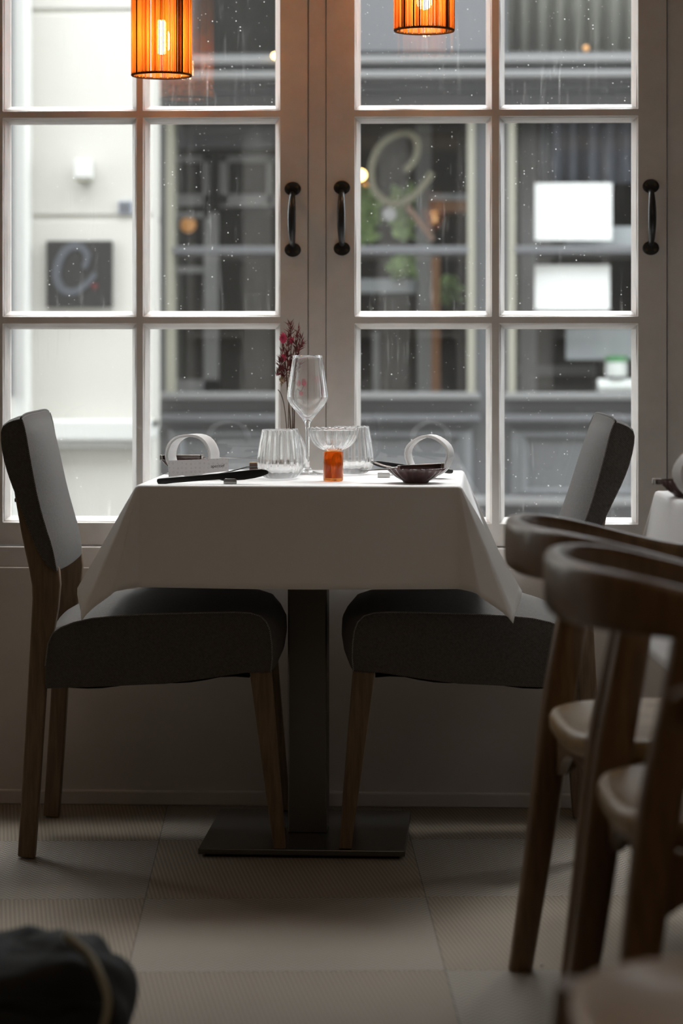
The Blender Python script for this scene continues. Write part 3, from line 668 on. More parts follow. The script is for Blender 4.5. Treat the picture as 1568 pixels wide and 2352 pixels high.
# gold script C on the shop pane
org = Vector((0, 0, 0))
gp = [(929,392),(947,374),(958,347),(957,322),(944,309),(925,306),(896,316),(871,338),(856,369),(852,405),(860,438),(883,461),(907,467),(934,460),(961,438),(983,410),(991,396)]
o = ribbon(gp, YD+0.045, 0.028, 0.003, org, 90); o = o.build('window_lettering', 'gold_letter'); tag(o, 'large pale gold script letter C on the shop window', 'lettering')
o = ribbon([(934,474),(955,500),(975,525),(994,552)], YD+0.045, 0.022, 0.003, org, 12).build('letter_tail', 'orange_letter'); tag(o, 'faded orange diagonal stroke under the gold letter C', 'lettering')
mb = MB(); c = on(894, 492, YD+0.045); mb.loft([[(c.x+0.028*math.cos(2*PI*j/20), c.y-d, c.z+0.028*math.sin(2*PI*j/20)) for j in range(20)] for d in (0, 0.003)]); tag(mb.build('window_emblem', 'shop_grey'), 'small faint round mark under the gold letter C', 'emblem')

# ------------------------------------------------------------------ table
TR = math.radians(-0.96)
TC = cw(-0.0685, 5.0, 0)
tb = empty('pedestal_table', TC, TR, 'square steel pedestal table standing under the white cloth between the upholstered chairs', 'table')
hp = 0.2075
MB().box((-hp, -hp, 0.006), (hp, hp, 0.0175)).build('base_plate', 'brushed_plate', tb, bevel=0.0015)
MB().box((-hp+0.012, -hp+0.012, 0.0), (hp-0.012, hp-0.012, 0.0058)).build('foot_pad', 'foot_rubber', tb)
MB().box((-0.0405, -0.0405, 0.0177), (0.0405, 0.0405, 0.715)).build('column', 'brushed_column', tb, bevel=0.003)
MB().box((-0.16, -0.03, 0.7155), (0.16, 0.03, 0.7245)).build('bracket', 'brushed_column', tb)
TA, TB_ = 0.3125, 0.288
MB().box((-TA+0.006, -TB_+0.006, 0.725), (TA-0.006, TB_-0.006, 0.747)).build('tabletop', 'tabletop_wood', tb, bevel=0.004)

def tablecloth(name, a, b, ztop, h, side_al, front_al, ears, seed, mat='table_linen'):
    # a, b: half sizes; ears: per corner (tilt, swing) for the hanging corner
    rnd = random.Random(seed)
    per = []                                     # (edge point, outward horizontal dir, hanging dir, length)
    def hang(nx, ny, al): return Vector((nx*math.sin(al), ny*math.sin(al), -math.cos(al)))
    sides = [((-a, -b), (a, -b), (0, -1), front_al), ((a, -b), (a, b), (1, 0), side_al), ((a, b), (-a, b), (0, 1), front_al), ((-a, b), (-a, -b), (-1, 0), side_al)]
    ns = 36; ncn = 28
    for k, (p, q, nrm, al) in enumerate(sides):
        for i in range(ns):
            t = i/(ns-1); P = Vector((p[0]+(q[0]-p[0])*t, p[1]+(q[1]-p[1])*t, ztop))
            wv = 0.018*math.sin(t*PI*3+k*1.7+seed)*math.sin(PI*t)
            al2 = al*(1-0.35*math.sin(PI*t))+wv if al > 0.1 else al+wv
            per.append((P, Vector((nrm[0], nrm[1], 0)), hang(nrm[0], nrm[1], al2), h*(1+0.012*math.sin(PI*t))))
        # corner fan
        n2 = sides[(k+1) % 4][2]; al2 = sides[(k+1) % 4][3]; C = Vector((q[0], q[1], ztop))
        ex, ey = (q[0]/abs(q[0]), q[1]/abs(q[1]))
        tip, fold = ears[k]
        d0 = hang(nrm[0], nrm[1], al); d1 = hang(n2[0], n2[1], al2)
        tip = Vector((tip[0]*ex, tip[1]*ey, tip[2])).normalized(); fold = Vector((fold[0]*ex, fold[1]*ey, fold[2])).normalized()
        if abs(nrm[0]) > 0:                     # going from a side to front/back: mirrored order
            keys = [d0, fold, tip, (tip*0.55+d1*0.45+Vector((0, ey*0.10, 0))).normalized(), d1]; kt = [0, 0.36, 0.5, 0.75, 1.0]
        else:
            keys = [d0, (d0*0.5+tip*0.5+Vector((0, ey*0.09, 0))).normalized(), tip, fold, d1]; kt = [0, 0.25, 0.5, 0.64, 1.0]
        for i in range(1, ncn):
            f = i/ncn; ph = f*PI/2
            j = max(m for m in range(5) if kt[m] <= f+1e-9); j = min(j, 3)
            tt = smoothstep((f-kt[j])/(kt[j+1]-kt[j]))
            tt = 0.5*tt+0.5*(f-kt[j])/(kt[j+1]-kt[j])
            d = keys[j].lerp(keys[j+1], tt).normalized()
            out = (Vector((nrm[0], nrm[1], 0))*math.cos(ph)+Vector((n2[0], n2[1], 0))*math.sin(ph)).normalized()
            per.append((C, out, d, h/max(math.cos(ph), math.sin(ph))))
    nr = 22; rings = []
    inset = 0.0
    rings.append([Vector((P.x*0.97, P.y*0.97, ztop)) for P, o, d, l in per])
    pos = [P.copy() for P, o, d, l in per]; rings.append([p.copy() for p in pos])
    for r in range(1, nr+1):
        s0 = ((r-1)/nr)**1.5; s1 = (r/nr)**1.5
        for i, (P, o, d, l) in enumerate(per):
            sm = (s0+s1)/2*l; w = smoothstep(sm/0.016)
            dd = o.lerp(d, w)
            if dd.length < 1e-4: dd = d
            pos[i] = pos[i]+dd.normalized()*(s1-s0)*l
        rings.append([p.copy() for p in pos])
    mb = MB(); mb.loft(rings, True, cap=False)
    n = len(per)
    o = mb.build(name, mat, smooth=True)
    me = o.data; bm = bmesh.new(); bm.from_mesh(me); bm.verts.ensure_lookup_table()
    ed = [e for e in bm.edges if e.is_boundary and abs(e.verts[0].co.z-ztop) < 1e-5 and abs(e.verts[1].co.z-ztop) < 1e-5]
    res = bmesh.ops.contextual_create(bm, geom=ed)
    bmesh.ops.recalc_face_normals(bm, faces=bm.faces)
    for f in bm.faces: f.smooth = True
    bm.to_mesh(me); bm.free(); me.set_sharp_from_angle(angle=math.radians(60))
    md = o.modifiers.new('solid', 'SOLIDIFY'); md.thickness = 0.0012; md.offset = -1
    return o
ZT_ = 0.7515
ear_f = ((0.36, 0.16, -0.92), (0.50, -0.04, -0.86))
ear_b = ((0.36, 0.05, -0.93), (0.40, 0.0, -0.90))
cl = tablecloth('tablecloth', TA, TB_, ZT_, 0.207, math.radians(20), math.radians(2), [ear_f, ear_b, ear_b, ear_f], 3)
cl.location = TC; cl.rotation_euler = (0, 0, TR)
tag(cl, 'pressed white cloth with flaring corners on the small table between the upholstered chairs', 'tablecloth')

# ------------------------------------------------------------------ upholstered chairs
K = 4.78/F
def lp(px, py): return ((px-375)*K, HC-(py-HY)*K)
POST = [(29,1111),(32,1135),(43,1200),(54,1257),(66,1310),(72,1345),(73,1376),(68,1478),(56,1699),(39,1973),(78,1979),(90,1800),(104,1584),(118,1478),(132,1400),(137,1345),(134,1306),(112,1262),(88,1213),(64,1160),(47,1116),(41,1104),(34,1104)]
SEAT = [(104,1582),(104,1530),(110,1480),(120,1456),(140,1442),(170,1430),(210,1421),(260,1416),(330,1412),(400,1410),(470,1408),(540,1407),(575,1409),(598,1416),(612,1430),(620,1450),(624,1480),(625,1515),(622,1543),(560,1546),(480,1558),(380,1571),(240,1577)]
BACK_F = [(131,1312),(120,1256),(104,1206),(86,1138),(68,1043),(59,990),(51,962)]
BACK_B = [(51,962),(30,966),(6,980),(2,1010),(10,1060),(25,1108),(50,1172),(80,1250),(108,1298),(131,1312)]
W2 = 0.225
def upholstered_chair(label, mirror=False, recline=0.0):
    root = empty('dining_chair', label=label, cat='chair', group='grey upholstered dining chairs')
    fx = -1 if mirror else 1
    def P(px, py, y=0): x, z = lp(px, py); return Vector((x*fx, y, z))
    # seat cushion: lofted across the width, crowned top, bulging front
    def seat_ring(v):
        c = 1-abs(v)**2.6; ring = []
        n = len(SEAT)
        for i, (px, py) in enumerate(SEAT):
            q = P(px, py, v*W2)
            if 3 <= i <= 13:
                q.z += c*0.026*math.sin(PI*min(1, max(0.12, (px-100)/520.0)))**0.5
            if 12 <= i <= 18: q.x += fx*c*0.027*(math.sin(PI*(i-11)/8.0))
            if 0 <= i <= 3: q.x -= fx*c*0.004
            q.y *= 1.0 if abs(v) > 0.99 else 1.0
            ring.append(q)
        return ring
    vs = [-1, -0.985, -0.95, -0.88, -0.75, -0.55, -0.3, 0, 0.3, 0.55, 0.75, 0.88, 0.95, 0.985, 1]
    rings = [seat_ring(v) for v in vs]
    seat = MB().loft(rings).build('seat_cushion', 'grey_upholstery', root, smooth=True, auto=50, bevel=0.002)
    for v in (-1, 1):
        pth = [p+Vector((0, v*0.0006, 0.0008)) for p in seat_ring(v)[1:19]]
        MB().tube(pth, 0.0016, 6).build('piping', 'seam_thread', seat, smooth=True)
    # loose dust cover under the seat
    rings = []
    for k in range(9):
        y = -0.2+0.05*k; ring = []
        for j in range(14):
            x, z = lp(130+j*34, 1575-j*2.2); ring.append(Vector((x*fx, y, z-0.004-0.009*abs(math.sin(j*0.55+k*0.4)))))
        rings.append(ring)
    MB().loft(rings, False, False).build('dust_cover', 'cord_black', root, smooth=True, solid=0.0015)
    # backrest
    piv = Vector((0, 0, 0)); x_, z_ = lp(131, 1312); piv = Vector((x_*fx, 0, z_))
    R = Matrix.Rotation(recline*fx*-1, 3, 'Y')
    wb = W2+0.003
    def back_ring(v):
        c = 1-abs(v)**3; c2 = 1-abs(v)**6; ring = []
        fr = spline([P(px, py) for px, py in BACK_F], 14); bk = spline([P(px, py) for px, py in BACK_B], 18)
        cen = P(70, 1120)
        for i, q in enumerate(fr[:-1]):
            t = i/14.0; q = q.copy(); q.x += fx*0.023*c*math.sin(PI*min(1, t+0.10))**0.6; ring.append(q)
        for i, q in enumerate(bk[:-1]):
            t = i/18.0; q = q.copy(); q.x -= fx*0.012*c*math.sin(PI*t); q.z += 0.007*c2*(1-t)**2; ring.append(q)
        out = []
        for q in ring:
            q = piv+R@(q-piv); q.y = v*wb; out.append(q)
        return out
    rings = [back_ring(v) for v in vs]
    bkr = MB().loft(rings).build('backrest', 'grey_upholstery', root, smooth=True, auto=50, bevel=0.002)
    for v in (-1, 1):
        MB().tube([p+Vector((0, v*0.0007, 0)) for p in back_ring(v)[0:15]], 0.0014, 6).build('piping', 'seam_thread', bkr, smooth=True)
    # flat seam flap along the top
    top = [piv+R@(P(48, 962)-piv) for _ in range(2)]
    pf = [Vector((top[0].x, y, top[0].z+0.0065*(1-abs(y/wb)**6)+0.001)) for y in [wb*(i/10.0-1) for i in range(21)]]
    MB().tube(pf, [(0.0016, 0.003)]*21, 8).build('seam_flap', 'grey_upholstery', bkr, smooth=True)
    # posts with the rear legs, front legs
    for sgn in (-1, 1):
        y0, y1 = (-W2+0.0, -W2+0.036) if sgn < 0 else (W2-0.036, W2)
        pts = [(P(px, py).x, P(px, py).z) for px, py in POST]
        zmin = min(z for x, z in pts); pts = [(x, z-zmin*(1 if z < 0.01 else 0)) for x, z in pts]
        pts = [(x, max(z, 0.0)) for x, z in pts]
        MB().prism(pts, y0+0.006*(1), y1).build('rear_leg', 'oak', root, smooth=True, auto=35, bevel=0.004, seg=3)
        b0 = 0.0
        zl = 0.0185
        a1, a2 = P(571, 1530), P(622, 1530); c1, c2 = P(627, 1957), P(656, 1957)
        yo = y0+0.004 if sgn < 0 else y0
        yi = y1 if sgn < 0 else y1-0.004
        sh = 0.010 if sgn < 0 else -0.004
        bot = [Vector((c1.x, yo+sh, zl)), Vector((c2.x, yo+sh, zl)), Vector((c2.x, yo+0.03+sh, zl)), Vector((c1.x, yo+0.03+sh, zl))]
        topq = [Vector((a1.x, yo, a1.z)), Vector((a2.x, yo, a2.z)), Vector((a2.x, yi, a2.z)), Vector((a1.x, yi, a1.z))]
        MB().hexa(bot, topq).build('front_leg', 'oak', root, bevel=0.002)
        # bolt heads on the back edge of the post
        for (px, py) in ((34, 1150), (70, 1490), (69, 1535)):
            c = P(px, py); s_ = MB(); yy = (y0+y1)/2
            s_.tube([(c.x+fx*0.004, yy, c.z), (c.x-fx*0.0025, yy, c.z)], 0.004, 12); s_.build('bolt', 'steel_dark', root, smooth=True, auto=40)
    return root
c1 = upholstered_chair('grey upholstered oak chair at the left of the small table')
c1.location = cw((375-HX)*K, 4.78+W2, 0); c1.rotation_euler = (0, 0, TH)
c2 = upholstered_chair('grey upholstered oak chair at the right of the small table, behind the round-backed chairs', True, math.radians(4.5))
c2.location = cw((1062-HX)*K, 4.78+W2, 0); c2.rotation_euler = (0, 0, TH-math.radians(0.8))

# ------------------------------------------------------------------ round-backed wooden chairs
def wooden_chair(arm=0.315):
    root = empty('armchair')
    # plan of the bent rail: apex at x = 0, arms towards +x
    half = [(0.0, 0.0), (0.003, 0.07), (0.018, 0.14), (0.05, 0.205), (0.105, 0.25), (0.18, 0.268), (0.24+(arm-0.315)*0.5, 0.270), (arm-0.012, 0.264), (arm, 0.261)]
    pts = [(x, -y) for x, y in reversed(half[1:])]+half
    path = spline([(x, y, 0) for x, y in pts], 72)
    rings = []
    n = len(path)
    for i, p in enumerate(path):
        t = (path[min(i+1, n-1)]-path[max(i-1, 0)]).normalized(); nn = Vector((t.y, -t.x, 0))      # outward
        xx = max(0.0, p.x); u = smoothstep(xx/0.36)
        top = 0.757-0.062*u; hgt = 0.076-0.036*smoothstep(xx/0.30); th = 0.031-0.002*u
        e = min(i, n-1-i); endf = min(1.0, 0.35+0.65*math.sqrt(min(1, e/3.0)))
        th *= endf; mid = top-hgt/2; hh = hgt/2*endf
        ring = []
        m = 20
        for j in range(m):
            a = 2*PI*j/m; cx, cz = math.cos(a), math.sin(a)
            sx = (abs(cx)**0.45)*(1 if cx > 0 else -1)*th/2; sz = (abs(cz)**0.45)*(1 if cz > 0 else -1)*hh
            ring.append(p+nn*(sx)+Vector((0, 0, mid+sz)))
        rings.append(ring)
    MB().loft(rings).build('back_rail', 'dark_wood', root, smooth=True, auto=70)
    # seat: dished board
    sx0, sx1, hw = 0.058, 0.505, 0.222
    cx_ = (sx0+sx1)/2; ax = (sx1-sx0)/2
    rings = []
    m = 64
    def outl(k, z, dz=0):
        r = []
        for j in range(m):
            a = 2*PI*j/m; c_, s_ = math.cos(a), math.sin(a)
            x = abs(c_)**0.62*(1 if c_ > 0 else -1)*ax*k; y = abs(s_)**0.62*(1 if s_ > 0 else -1)*hw*k
            r.append((cx_+x, y, z))
        return r
    for k, z in ((0.90, 0.408), (0.97, 0.414), (1.0, 0.426), (1.0, 0.440), (0.985, 0.447), (0.955, 0.450), (0.92, 0.449), (0.80, 0.441), (0.55, 0.436), (0.25, 0.434), (0.02, 0.4335)): rings.append(outl(k, z))
    MB().loft(rings).build('seat', 'dark_wood_seat', root, smooth=True, auto=60)
    # legs
    def leg(P, R_, name='leg'):
        path = spline(P, 24); rr = [R_[0]+(R_[1]-R_[0])*smoothstep(i/12.0) if i < 12 else R_[1]+(R_[2]-R_[1])*smoothstep((i-12)/12.0) for i in range(25)]
        rings = []
        for p, r in zip(path, rr):
            ring = []
            for j in range(16):
                a = 2*PI*j/16; cx, cy = math.cos(a), math.sin(a)
                ring.append(p+Vector((abs(cx)**0.6*(1 if cx > 0 else -1)*r, abs(cy)**0.6*(1 if cy > 0 else -1)*r*0.92, 0)))
            rings.append(ring)
        MB().loft(rings).build(name, 'dark_wood', root, smooth=True, auto=60)
    for s_ in (-1, 1):
        leg([(0.035, s_*0.243, 0.0), (0.068, s_*0.240, 0.22), (0.098, s_*0.237, 0.45), (0.125, s_*0.245, 0.60), (0.140, s_*0.256, 0.695)], (0.020, 0.027, 0.0235), 'rear_leg')
        leg([(0.530, s_*0.225, 0.0), (0.500, s_*0.215, 0.2), (0.478, s_*0.205, 0.425)], (0.017, 0.022, 0.025), 'front_leg')
    # apron with arched brackets under the seat
    for s_ in (-1, 1):
        x0, x1 = 0.105, 0.475; pts = []
        for i in range(17):
            t = i/16.0; d = 0.030+0.055*abs(2*t-1)**3.0; pts.append((x0+(x1-x0)*t, 0.412-d))
        mb = MB(); mb.prism(pts+[(x1, 0.412), (x0, 0.412)], s_*0.205-0.009, s_*0.205+0.009); mb.build('apron', 'dark_wood', root, bevel=0.002)
    for x in (0.098, 0.470):
        mb = MB(); pts = []
        for i in range(17):
            t = i/16.0; d = 0.030+0.055*abs(2*t-1)**3.0; pts.append((-0.2+0.4*t, 0.412-d))
        pp = pts+[(0.2, 0.412), (-0.2, 0.412)]; nn = len(pp)
        mb.add([(x-0.009, a, b) for a, b in pp]+[(x+0.009, a, b) for a, b in pp], [tuple(range(nn)), tuple(range(2*nn-1, nn-1, -1))]+[((i+1) % nn, i, nn+i, nn+(i+1) % nn) for i in range(nn)])
        mb.build('apron', 'dark_wood', root, bevel=0.002)
    return root
wc1 = wooden_chair(); tag(wc1, 'dark wooden round-backed chair, farthest of the three at the right', 'chair', 'dark wooden round-backed chairs')
wc1.location = cw(0.272, 3.70, 0); wc1.rotation_euler = (0, 0, TH+math.radians(3))
wc2 = copy_tree(wc1); wc2.location = cw(0.281, 3.115, 0); wc2.rotation_euler = (0, 0, TH)
tag(wc2, 'dark wooden round-backed chair, the middle one of the three at the right', 'chair', 'dark wooden round-backed chairs')
wc3 = wooden_chair(0.375); wc3.location = cw(0.205+0.50, 2.06, 0); wc3.rotation_euler = (0, 0, TH+PI)
tag(wc3, 'blurred dark wooden chair cut off at the bottom right corner', 'chair', 'dark wooden round-backed chairs')

# ------------------------------------------------------------------ pendant lamps
def pendant(px, py, Z, label, seed, power):
    rnd = random.Random(seed)
    root = empty('pendant_lamp', at(px, py, Z), TH, label, 'lamp', 'yarn pendant lamps at the window')
    R_, H = 0.0645, 0.24
    mb = MB(); a = 0.0; i = 0; dark_until = -1
    while a < 2*PI-0.01:
        r = rnd.uniform(0.0013, 0.0021); da = 2*r/R_
        run = rnd.random()
        if a > dark_until and rnd.random() < 0.05: dark_until = a+rnd.uniform(0.06, 0.30)
        mt = 'yarn_dark' if a < dark_until or rnd.random() < 0.07 else ('yarn_pink' if rnd.random() < 0.25 else 'yarn_orange')
        mb.use(mt); w = rnd.uniform(-0.004, 0.004)
        for (ro, sg) in ((0.0, 1), (-0.0045, 1)):
            aa = a+(da*0.5 if ro else 0)+rnd.uniform(-0.3, 0.3)*da
            path = [((R_+ro)*math.cos(aa+w*t), (R_+ro)*math.sin(aa+w*t), H*t) for t in (0.0, 0.2, 0.5, 0.8, 1.0)]
            if ro and rnd.random() < 0.72: continue
            mb.tube(path, r*(0.95 if not ro else 0.8), 6, cap=False)
        a += da*rnd.uniform(1.0, 1.35)
    sh = mb.build('lamp_shade', None, root, smooth=True)
    for z in (0.0, H):
        MB().use('yarn_dark').tube([(R_*0.985*math.cos(2*PI*j/48), R_*0.985*math.sin(2*PI*j/48), z) for j in range(49)], 0.0028, 6, cap=False).build('wire_ring', None, root, smooth=True)
    prof = [(0.0005, 0.045), (0.010, 0.048), (0.017, 0.058), (0.0195, 0.072), (0.017, 0.088), (0.011, 0.104), (0.008, 0.118), (0.0005, 0.119)]
    MB().lathe(prof, 20).build('bulb', 'lamp_bulb', root, smooth=True)
    MB().lathe([(0.0005, 0.1185), (0.013, 0.1185), (0.014, 0.165), (0.006, 0.178), (0.0005, 0.179)], 20).build('socket', 'socket_metal', root, smooth=True, auto=40)
    top = ZC-root.location.z
    mb = MB()
    for k in range(3): mb.tube([(0, 0, H-0.002), (R_*0.98*math.cos(k*2*PI/3), R_*0.98*math.sin(k*2*PI/3), H-0.002)], 0.0012, 6)
    mb.build('shade_spider', 'cord_black', root)
    MB().tube([(0, 0, 0.175), (0, 0, top-0.02)], 0.003, 8).build('cord', 'cord_black', root)
    MB().lathe([(0.0005, top-0.001), (0.045, top-0.001), (0.045, top-0.018), (0.006, top-0.026), (0.0005, top-0.026)], 24).build('ceiling_rose', 'cord_black', root, smooth=True, auto=40)
    return root
pendant(371, 173, 5.2, 'orange-brown yarn pendant lamp before the left window, the left of two lamps', 11, 34.0)
pendant(974, 70, 5.2, 'orange-brown yarn pendant lamp before the right window, the right of two lamps', 23, 38.0)

# ------------------------------------------------------------------ things on the table
def zt_at(Z): return ZT_+0.0006
def place(name, px, Z, rz=0.0, label=None, cat=None, group=None):
    p = cw((px-HX)*Z/F, Z, ZT_+0.0006); return empty(name, p, TH+rz, label, cat, group)
def ribf(n, a=1.0): return lambda t: a*math.cos(n*t)
def tumbler(px, Z, label):
    root = place('tumbler', px, Z, 0, label, 'glass', 'ribbed water tumblers')
    outer = [(0.0005, 0.0), (0.026, 0.0), (0.034, 0.003, .012), (0.0425, 0.012, .02), (0.0465, 0.024, .022), (0.0468, 0.036, .022), (0.0455, 0.050, .022), (0.0430, 0.068, .02), (0.0400, 0.086, .016), (0.0378, 0.099, .008), (0.0372, 0.1015, .004), (0.0362, 0.1015, 0)]
    inner = [(0.0362, 0.099), (0.0384, 0.086), (0.0412, 0.068), (0.0436, 0.050), (0.0447, 0.036), (0.0440, 0.026), (0.0400, 0.016), (0.032, 0.0105), (0.018, 0.0085), (0.0005, 0.008)]
    MB().lathe(outer+inner, 160, ribf(20)).build('glass_body', 'clear_glass', root, smooth=True)
    return root
tumbler(643.5, 4.95, 'ribbed clear tumbler left of the wine glass')
tumbler(807, 5.13, 'ribbed clear tumbler behind the amber-stemmed coupe')
# wine glass
wg = place('wine_glass', 706, 5.1, 0, 'tall empty wine glass standing in the middle of the table', 'glass')
k_ = 5.1/F
outer = [(0.0005, 0.0), (0.033, 0.0), (0.0345, 0.0012), (0.033, 0.0022), (0.020, 0.0045), (0.010, 0.009), (0.0052, 0.018), (0.0040, 0.04), (0.0037, 0.07), (0.0040, 0.095), (0.0055, 0.108), (0.012, 0.119), (0.024, 0.133), (0.0365, 0.148), (0.0432, 0.160), (0.0436, 0.166), (0.0420, 0.180), (0.0375, 0.212), (0.0325, 0.244), (0.0308, 0.254)]
inner = [(0.0300, 0.254), (0.0317, 0.244), (0.0366, 0.212), (0.0410, 0.180), (0.0424, 0.166), (0.0419, 0.161), (0.0355, 0.150), (0.0235, 0.137), (0.0120, 0.1265), (0.0045, 0.1205), (0.0005, 0.1195)]
MB().lathe(outer+inner, 96).build('glass_body', 'clear_glass', wg, smooth=True)
# coupe: ribbed clear bowl on an amber cylinder
cp = place('coupe_glass', 765, 4.87, 0, 'ribbed clear coupe with a thick amber glass foot', 'glass')
MB().lathe([(0.0005, 0.0), (0.0190, 0.0), (0.0203, 0.0015), (0.0203, 0.058), (0.0198, 0.0592), (0.0186, 0.0592), (0.0186, 0.006), (0.0005, 0.005)], 64).build('glass_foot', 'amber_glass', cp, smooth=True, auto=50)['label'] = 'amber glass cylinder foot'
outer = []; inner = []
for i in range(15):
    t = i/14.0; a = t*PI/2*0.98; outer.append((max(0.0005, 0.0515*math.sin(a)**0.85), 0.0598+0.049*(1-math.cos(a))**1.02, 0.028*min(1, t*1.5), 0.0008*t**6))
for i in range(15):
    t = 1-i/14.0; a = t*PI/2*0.98; inner.append((max(0.0005, 0.0498*math.sin(a)**0.85), 0.0618+0.0472*(1-math.cos(a))**1.02, 0.020*min(1, t*1.5), 0.0008*t**6))
MB().lathe(outer+inner, 220, ribf(22)).build('glass_bowl', 'clear_glass', cp, smooth=True)
# bud vase
vs_ = place('bud_vase', 671, 5.22, 0, 'small clear round vase holding the dried flowers', 'vase')
outer = [(0.0005, 0), (0.018, 0), (0.026, 0.006), (0.0315, 0.02), (0.033, 0.036), (0.031, 0.052), (0.025, 0.068), (0.017, 0.080), (0.0128, 0.088), (0.0135, 0.094)]
inner = [(0.0120, 0.094), (0.0112, 0.088), (0.0155, 0.080), (0.0235, 0.067), (0.0292, 0.051), (0.031, 0.036), (0.0297, 0.022), (0.0245, 0.010), (0.016, 0.006), (0.0005, 0.005)]
MB().lathe(outer+inner, 72).build('glass_body', 'clear_glass', vs_, smooth=True)
# dried flowers: each stem a thing
def px3(px, py, Z): return at(px, py, Z)
rndf = random.Random(5)
def spikes(mb, c, d, n, l, w, spread, rnd, along=0.03):
    d = d.normalized()
    for i in range(n):
        s_ = rnd.uniform(-0.5, 0.5)*along; b = c+d*s_
        v = (d*rnd.uniform(0.5, 1.2)+Vector((rnd.uniform(-1, 1), rnd.uniform(-1, 1), rnd.uniform(-0.3, 0.6)))*spread).normalized()
        ll = l*rnd.uniform(0.6, 1.3); u = v.cross(Vector((0.3, 1, 0.1))).normalized(); q = v.cross(u)
        m_ = b+v*ll*0.35
        mb.add([b, m_+u*w, m_+q*w, m_-u*w, m_-q*w, b+v*ll], [(0,1,2),(0,2,3),(0,3,4),(0,4,1),(5,2,1),(5,3,2),(5,4,3),(5,1,4)])
def stem(name, pxs, Z, heads, label, kindm, group):
    root = empty(name, at(*pxs[0], Z), 0, label, 'dried flower', group)
    o = root.location
    P = [at(x, y, Z+dz)-o for (x, y), dz in zip(pxs, [0.0]+[rndf.uniform(-0.008, 0.008) for _ in pxs[1:]])]
    MB().tube(spline(P, 20), 0.0010, 6).build('stem', 'plant_stem', root, smooth=True)
    for (x, y, dz, kind, sz) in heads:
        c = at(x, y, Z+dz)-o; mb = MB()
        if kind == 'tuft':
            prof = [(max(0.0004, sz*0.62*math.sin(PI*i/8)**0.8), sz*1.9*(i/8.0-0.5)) for i in range(9)]
            m2 = MB(); m2.lathe(prof, 14); mb.add([c+Vector(v) for v in m2.v], m2.f)
            for i in range(150):
                a = rndf.uniform(0, 2*PI); h = rndf.uniform(-0.9, 0.95); rr = sz*0.6*math.sqrt(max(0, 1-h*h)); b = c+Vector((rr*math.cos(a), rr*math.sin(a), h*sz))
                v = Vector((math.cos(a), math.sin(a), 0.9)).normalized(); u = v.cross(Vector((0, 0, 1))).normalized()*0.0006
                mb.add([b-u, b+u, b+v*sz*0.42], [(0,1,2)])
            mb.build('flower_head', 'plant_pink', root, smooth=False)['label'] = 'pink fluffy flower head'
        elif kind == 'pod':
            prof = [(max(0.0004, sz*0.7*math.sin(PI*i/8)), sz*2.0*(i/8.0-0.5)) for i in range(9)]
            m2 = MB(); m2.lathe(prof, 12, ribf(6, 0.1)); mb.add([c+Vector(v) for v in m2.v], m2.f); spikes(mb, c, Vector((0, 0, -1)), 10, sz*1.2, 0.001, 0.6, rndf)
            mb.build('seed_pod', 'plant_straw', root, smooth=True)['label'] = 'pale straw seed pod'
        else:
            spikes(mb, c, Vector((rndf.uniform(-0.4, 0.6), 0, 1)), int(22*sz), 0.017, 0.0011, 0.85, rndf, 0.03*sz)
            mb.build('spikelets', 'plant_dark_red', root)['label'] = 'dark red spiky husks'
Zv = 5.215
stem('dried_flower_stem', [(664,1070),(668,985),(660,900),(655,830),(650,785)], Zv, [(650,777,0,'tuft',0.0125),(648,815,0.004,'spike',1.2)], 'dried stem with the brightest pink head, upper left of the bunch', 0, 'dried flower stems in the vase')
stem('dried_flower_stem', [(668,1070),(672,985),(670,900),(667,830),(669,790)], Zv+0.006, [(669,782,0,'tuft',0.0085),(672,820,0,'spike',1.4),(668,765,-0.004,'spike',0.6)], 'dried stem with a narrower pink head behind the brightest one', 0, 'dried flower stems in the vase')
stem('dried_flower_stem', [(666,1072),(666,985),(662,900),(658,860),(652,830)], Zv-0.008, [(651,822,0,'tuft',0.008),(645,842,0,'spike',1.6),(655,856,0,'spike',1.3)], 'dried stem with a low pink head under the brightest one', 0, 'dried flower stems in the vase')
stem('dried_flower_stem', [(671,1072),(674,985),(678,900),(690,900),(697,885)], Zv+0.010, [(697,880,0,'tuft',0.008),(684,882,0.003,'tuft',0.007),(690,905,0.0,'tuft',0.007),(685,840,0,'spike',1.2)], 'dried stem with small pink heads seen through the wine glass', 0, 'dried flower stems in the vase')
stem('dried_grass_stem', [(662,1070),(662,985),(664,880),(668,800),(667,752)], Zv+0.004, [(667,750,0,'spike',0.5),(660,800,0,'spike',1.6),(664,835,0,'spike',1.6)], 'tallest dark red dried grass stem of the bunch', 0, 'dark red grass stems in the vase')
stem('dried_grass_stem', [(668,1070),(671,985),(674,880),(680,800),(684,772)], Zv-0.004, [(683,768,0,'spike',0.7),(680,795,0,'spike',1.2),(676,830,0,'spike',1.5)], 'dark red dried grass stem leaning slightly right', 0, 'dark red grass stems in the vase')
stem('dried_grass_stem', [(672,1070),(676,985),(676,890),(684,820),(692,790)], Zv+0.002, [(691,783,0,'spike',0.6),(686,805,0,'spike',1.0),(672,860,0,'spike',1.4)], 'dark red dried grass stem leaning furthest right', 0, 'dark red grass stems in the vase')
stem('dried_grass_stem', [(660,1072),(658,985),(652,930),(645,905),(638,895)], Zv-0.006, [(644,838,0,'spike',1.0),(650,868,0,'spike',1.3),(648,872,0.0,'pod',0.0095),(640,853,0,'pod',0.004)], 'dried stem with a straw coloured seed pod at the left of the bunch', 0, 'dark red grass stems in the vase')

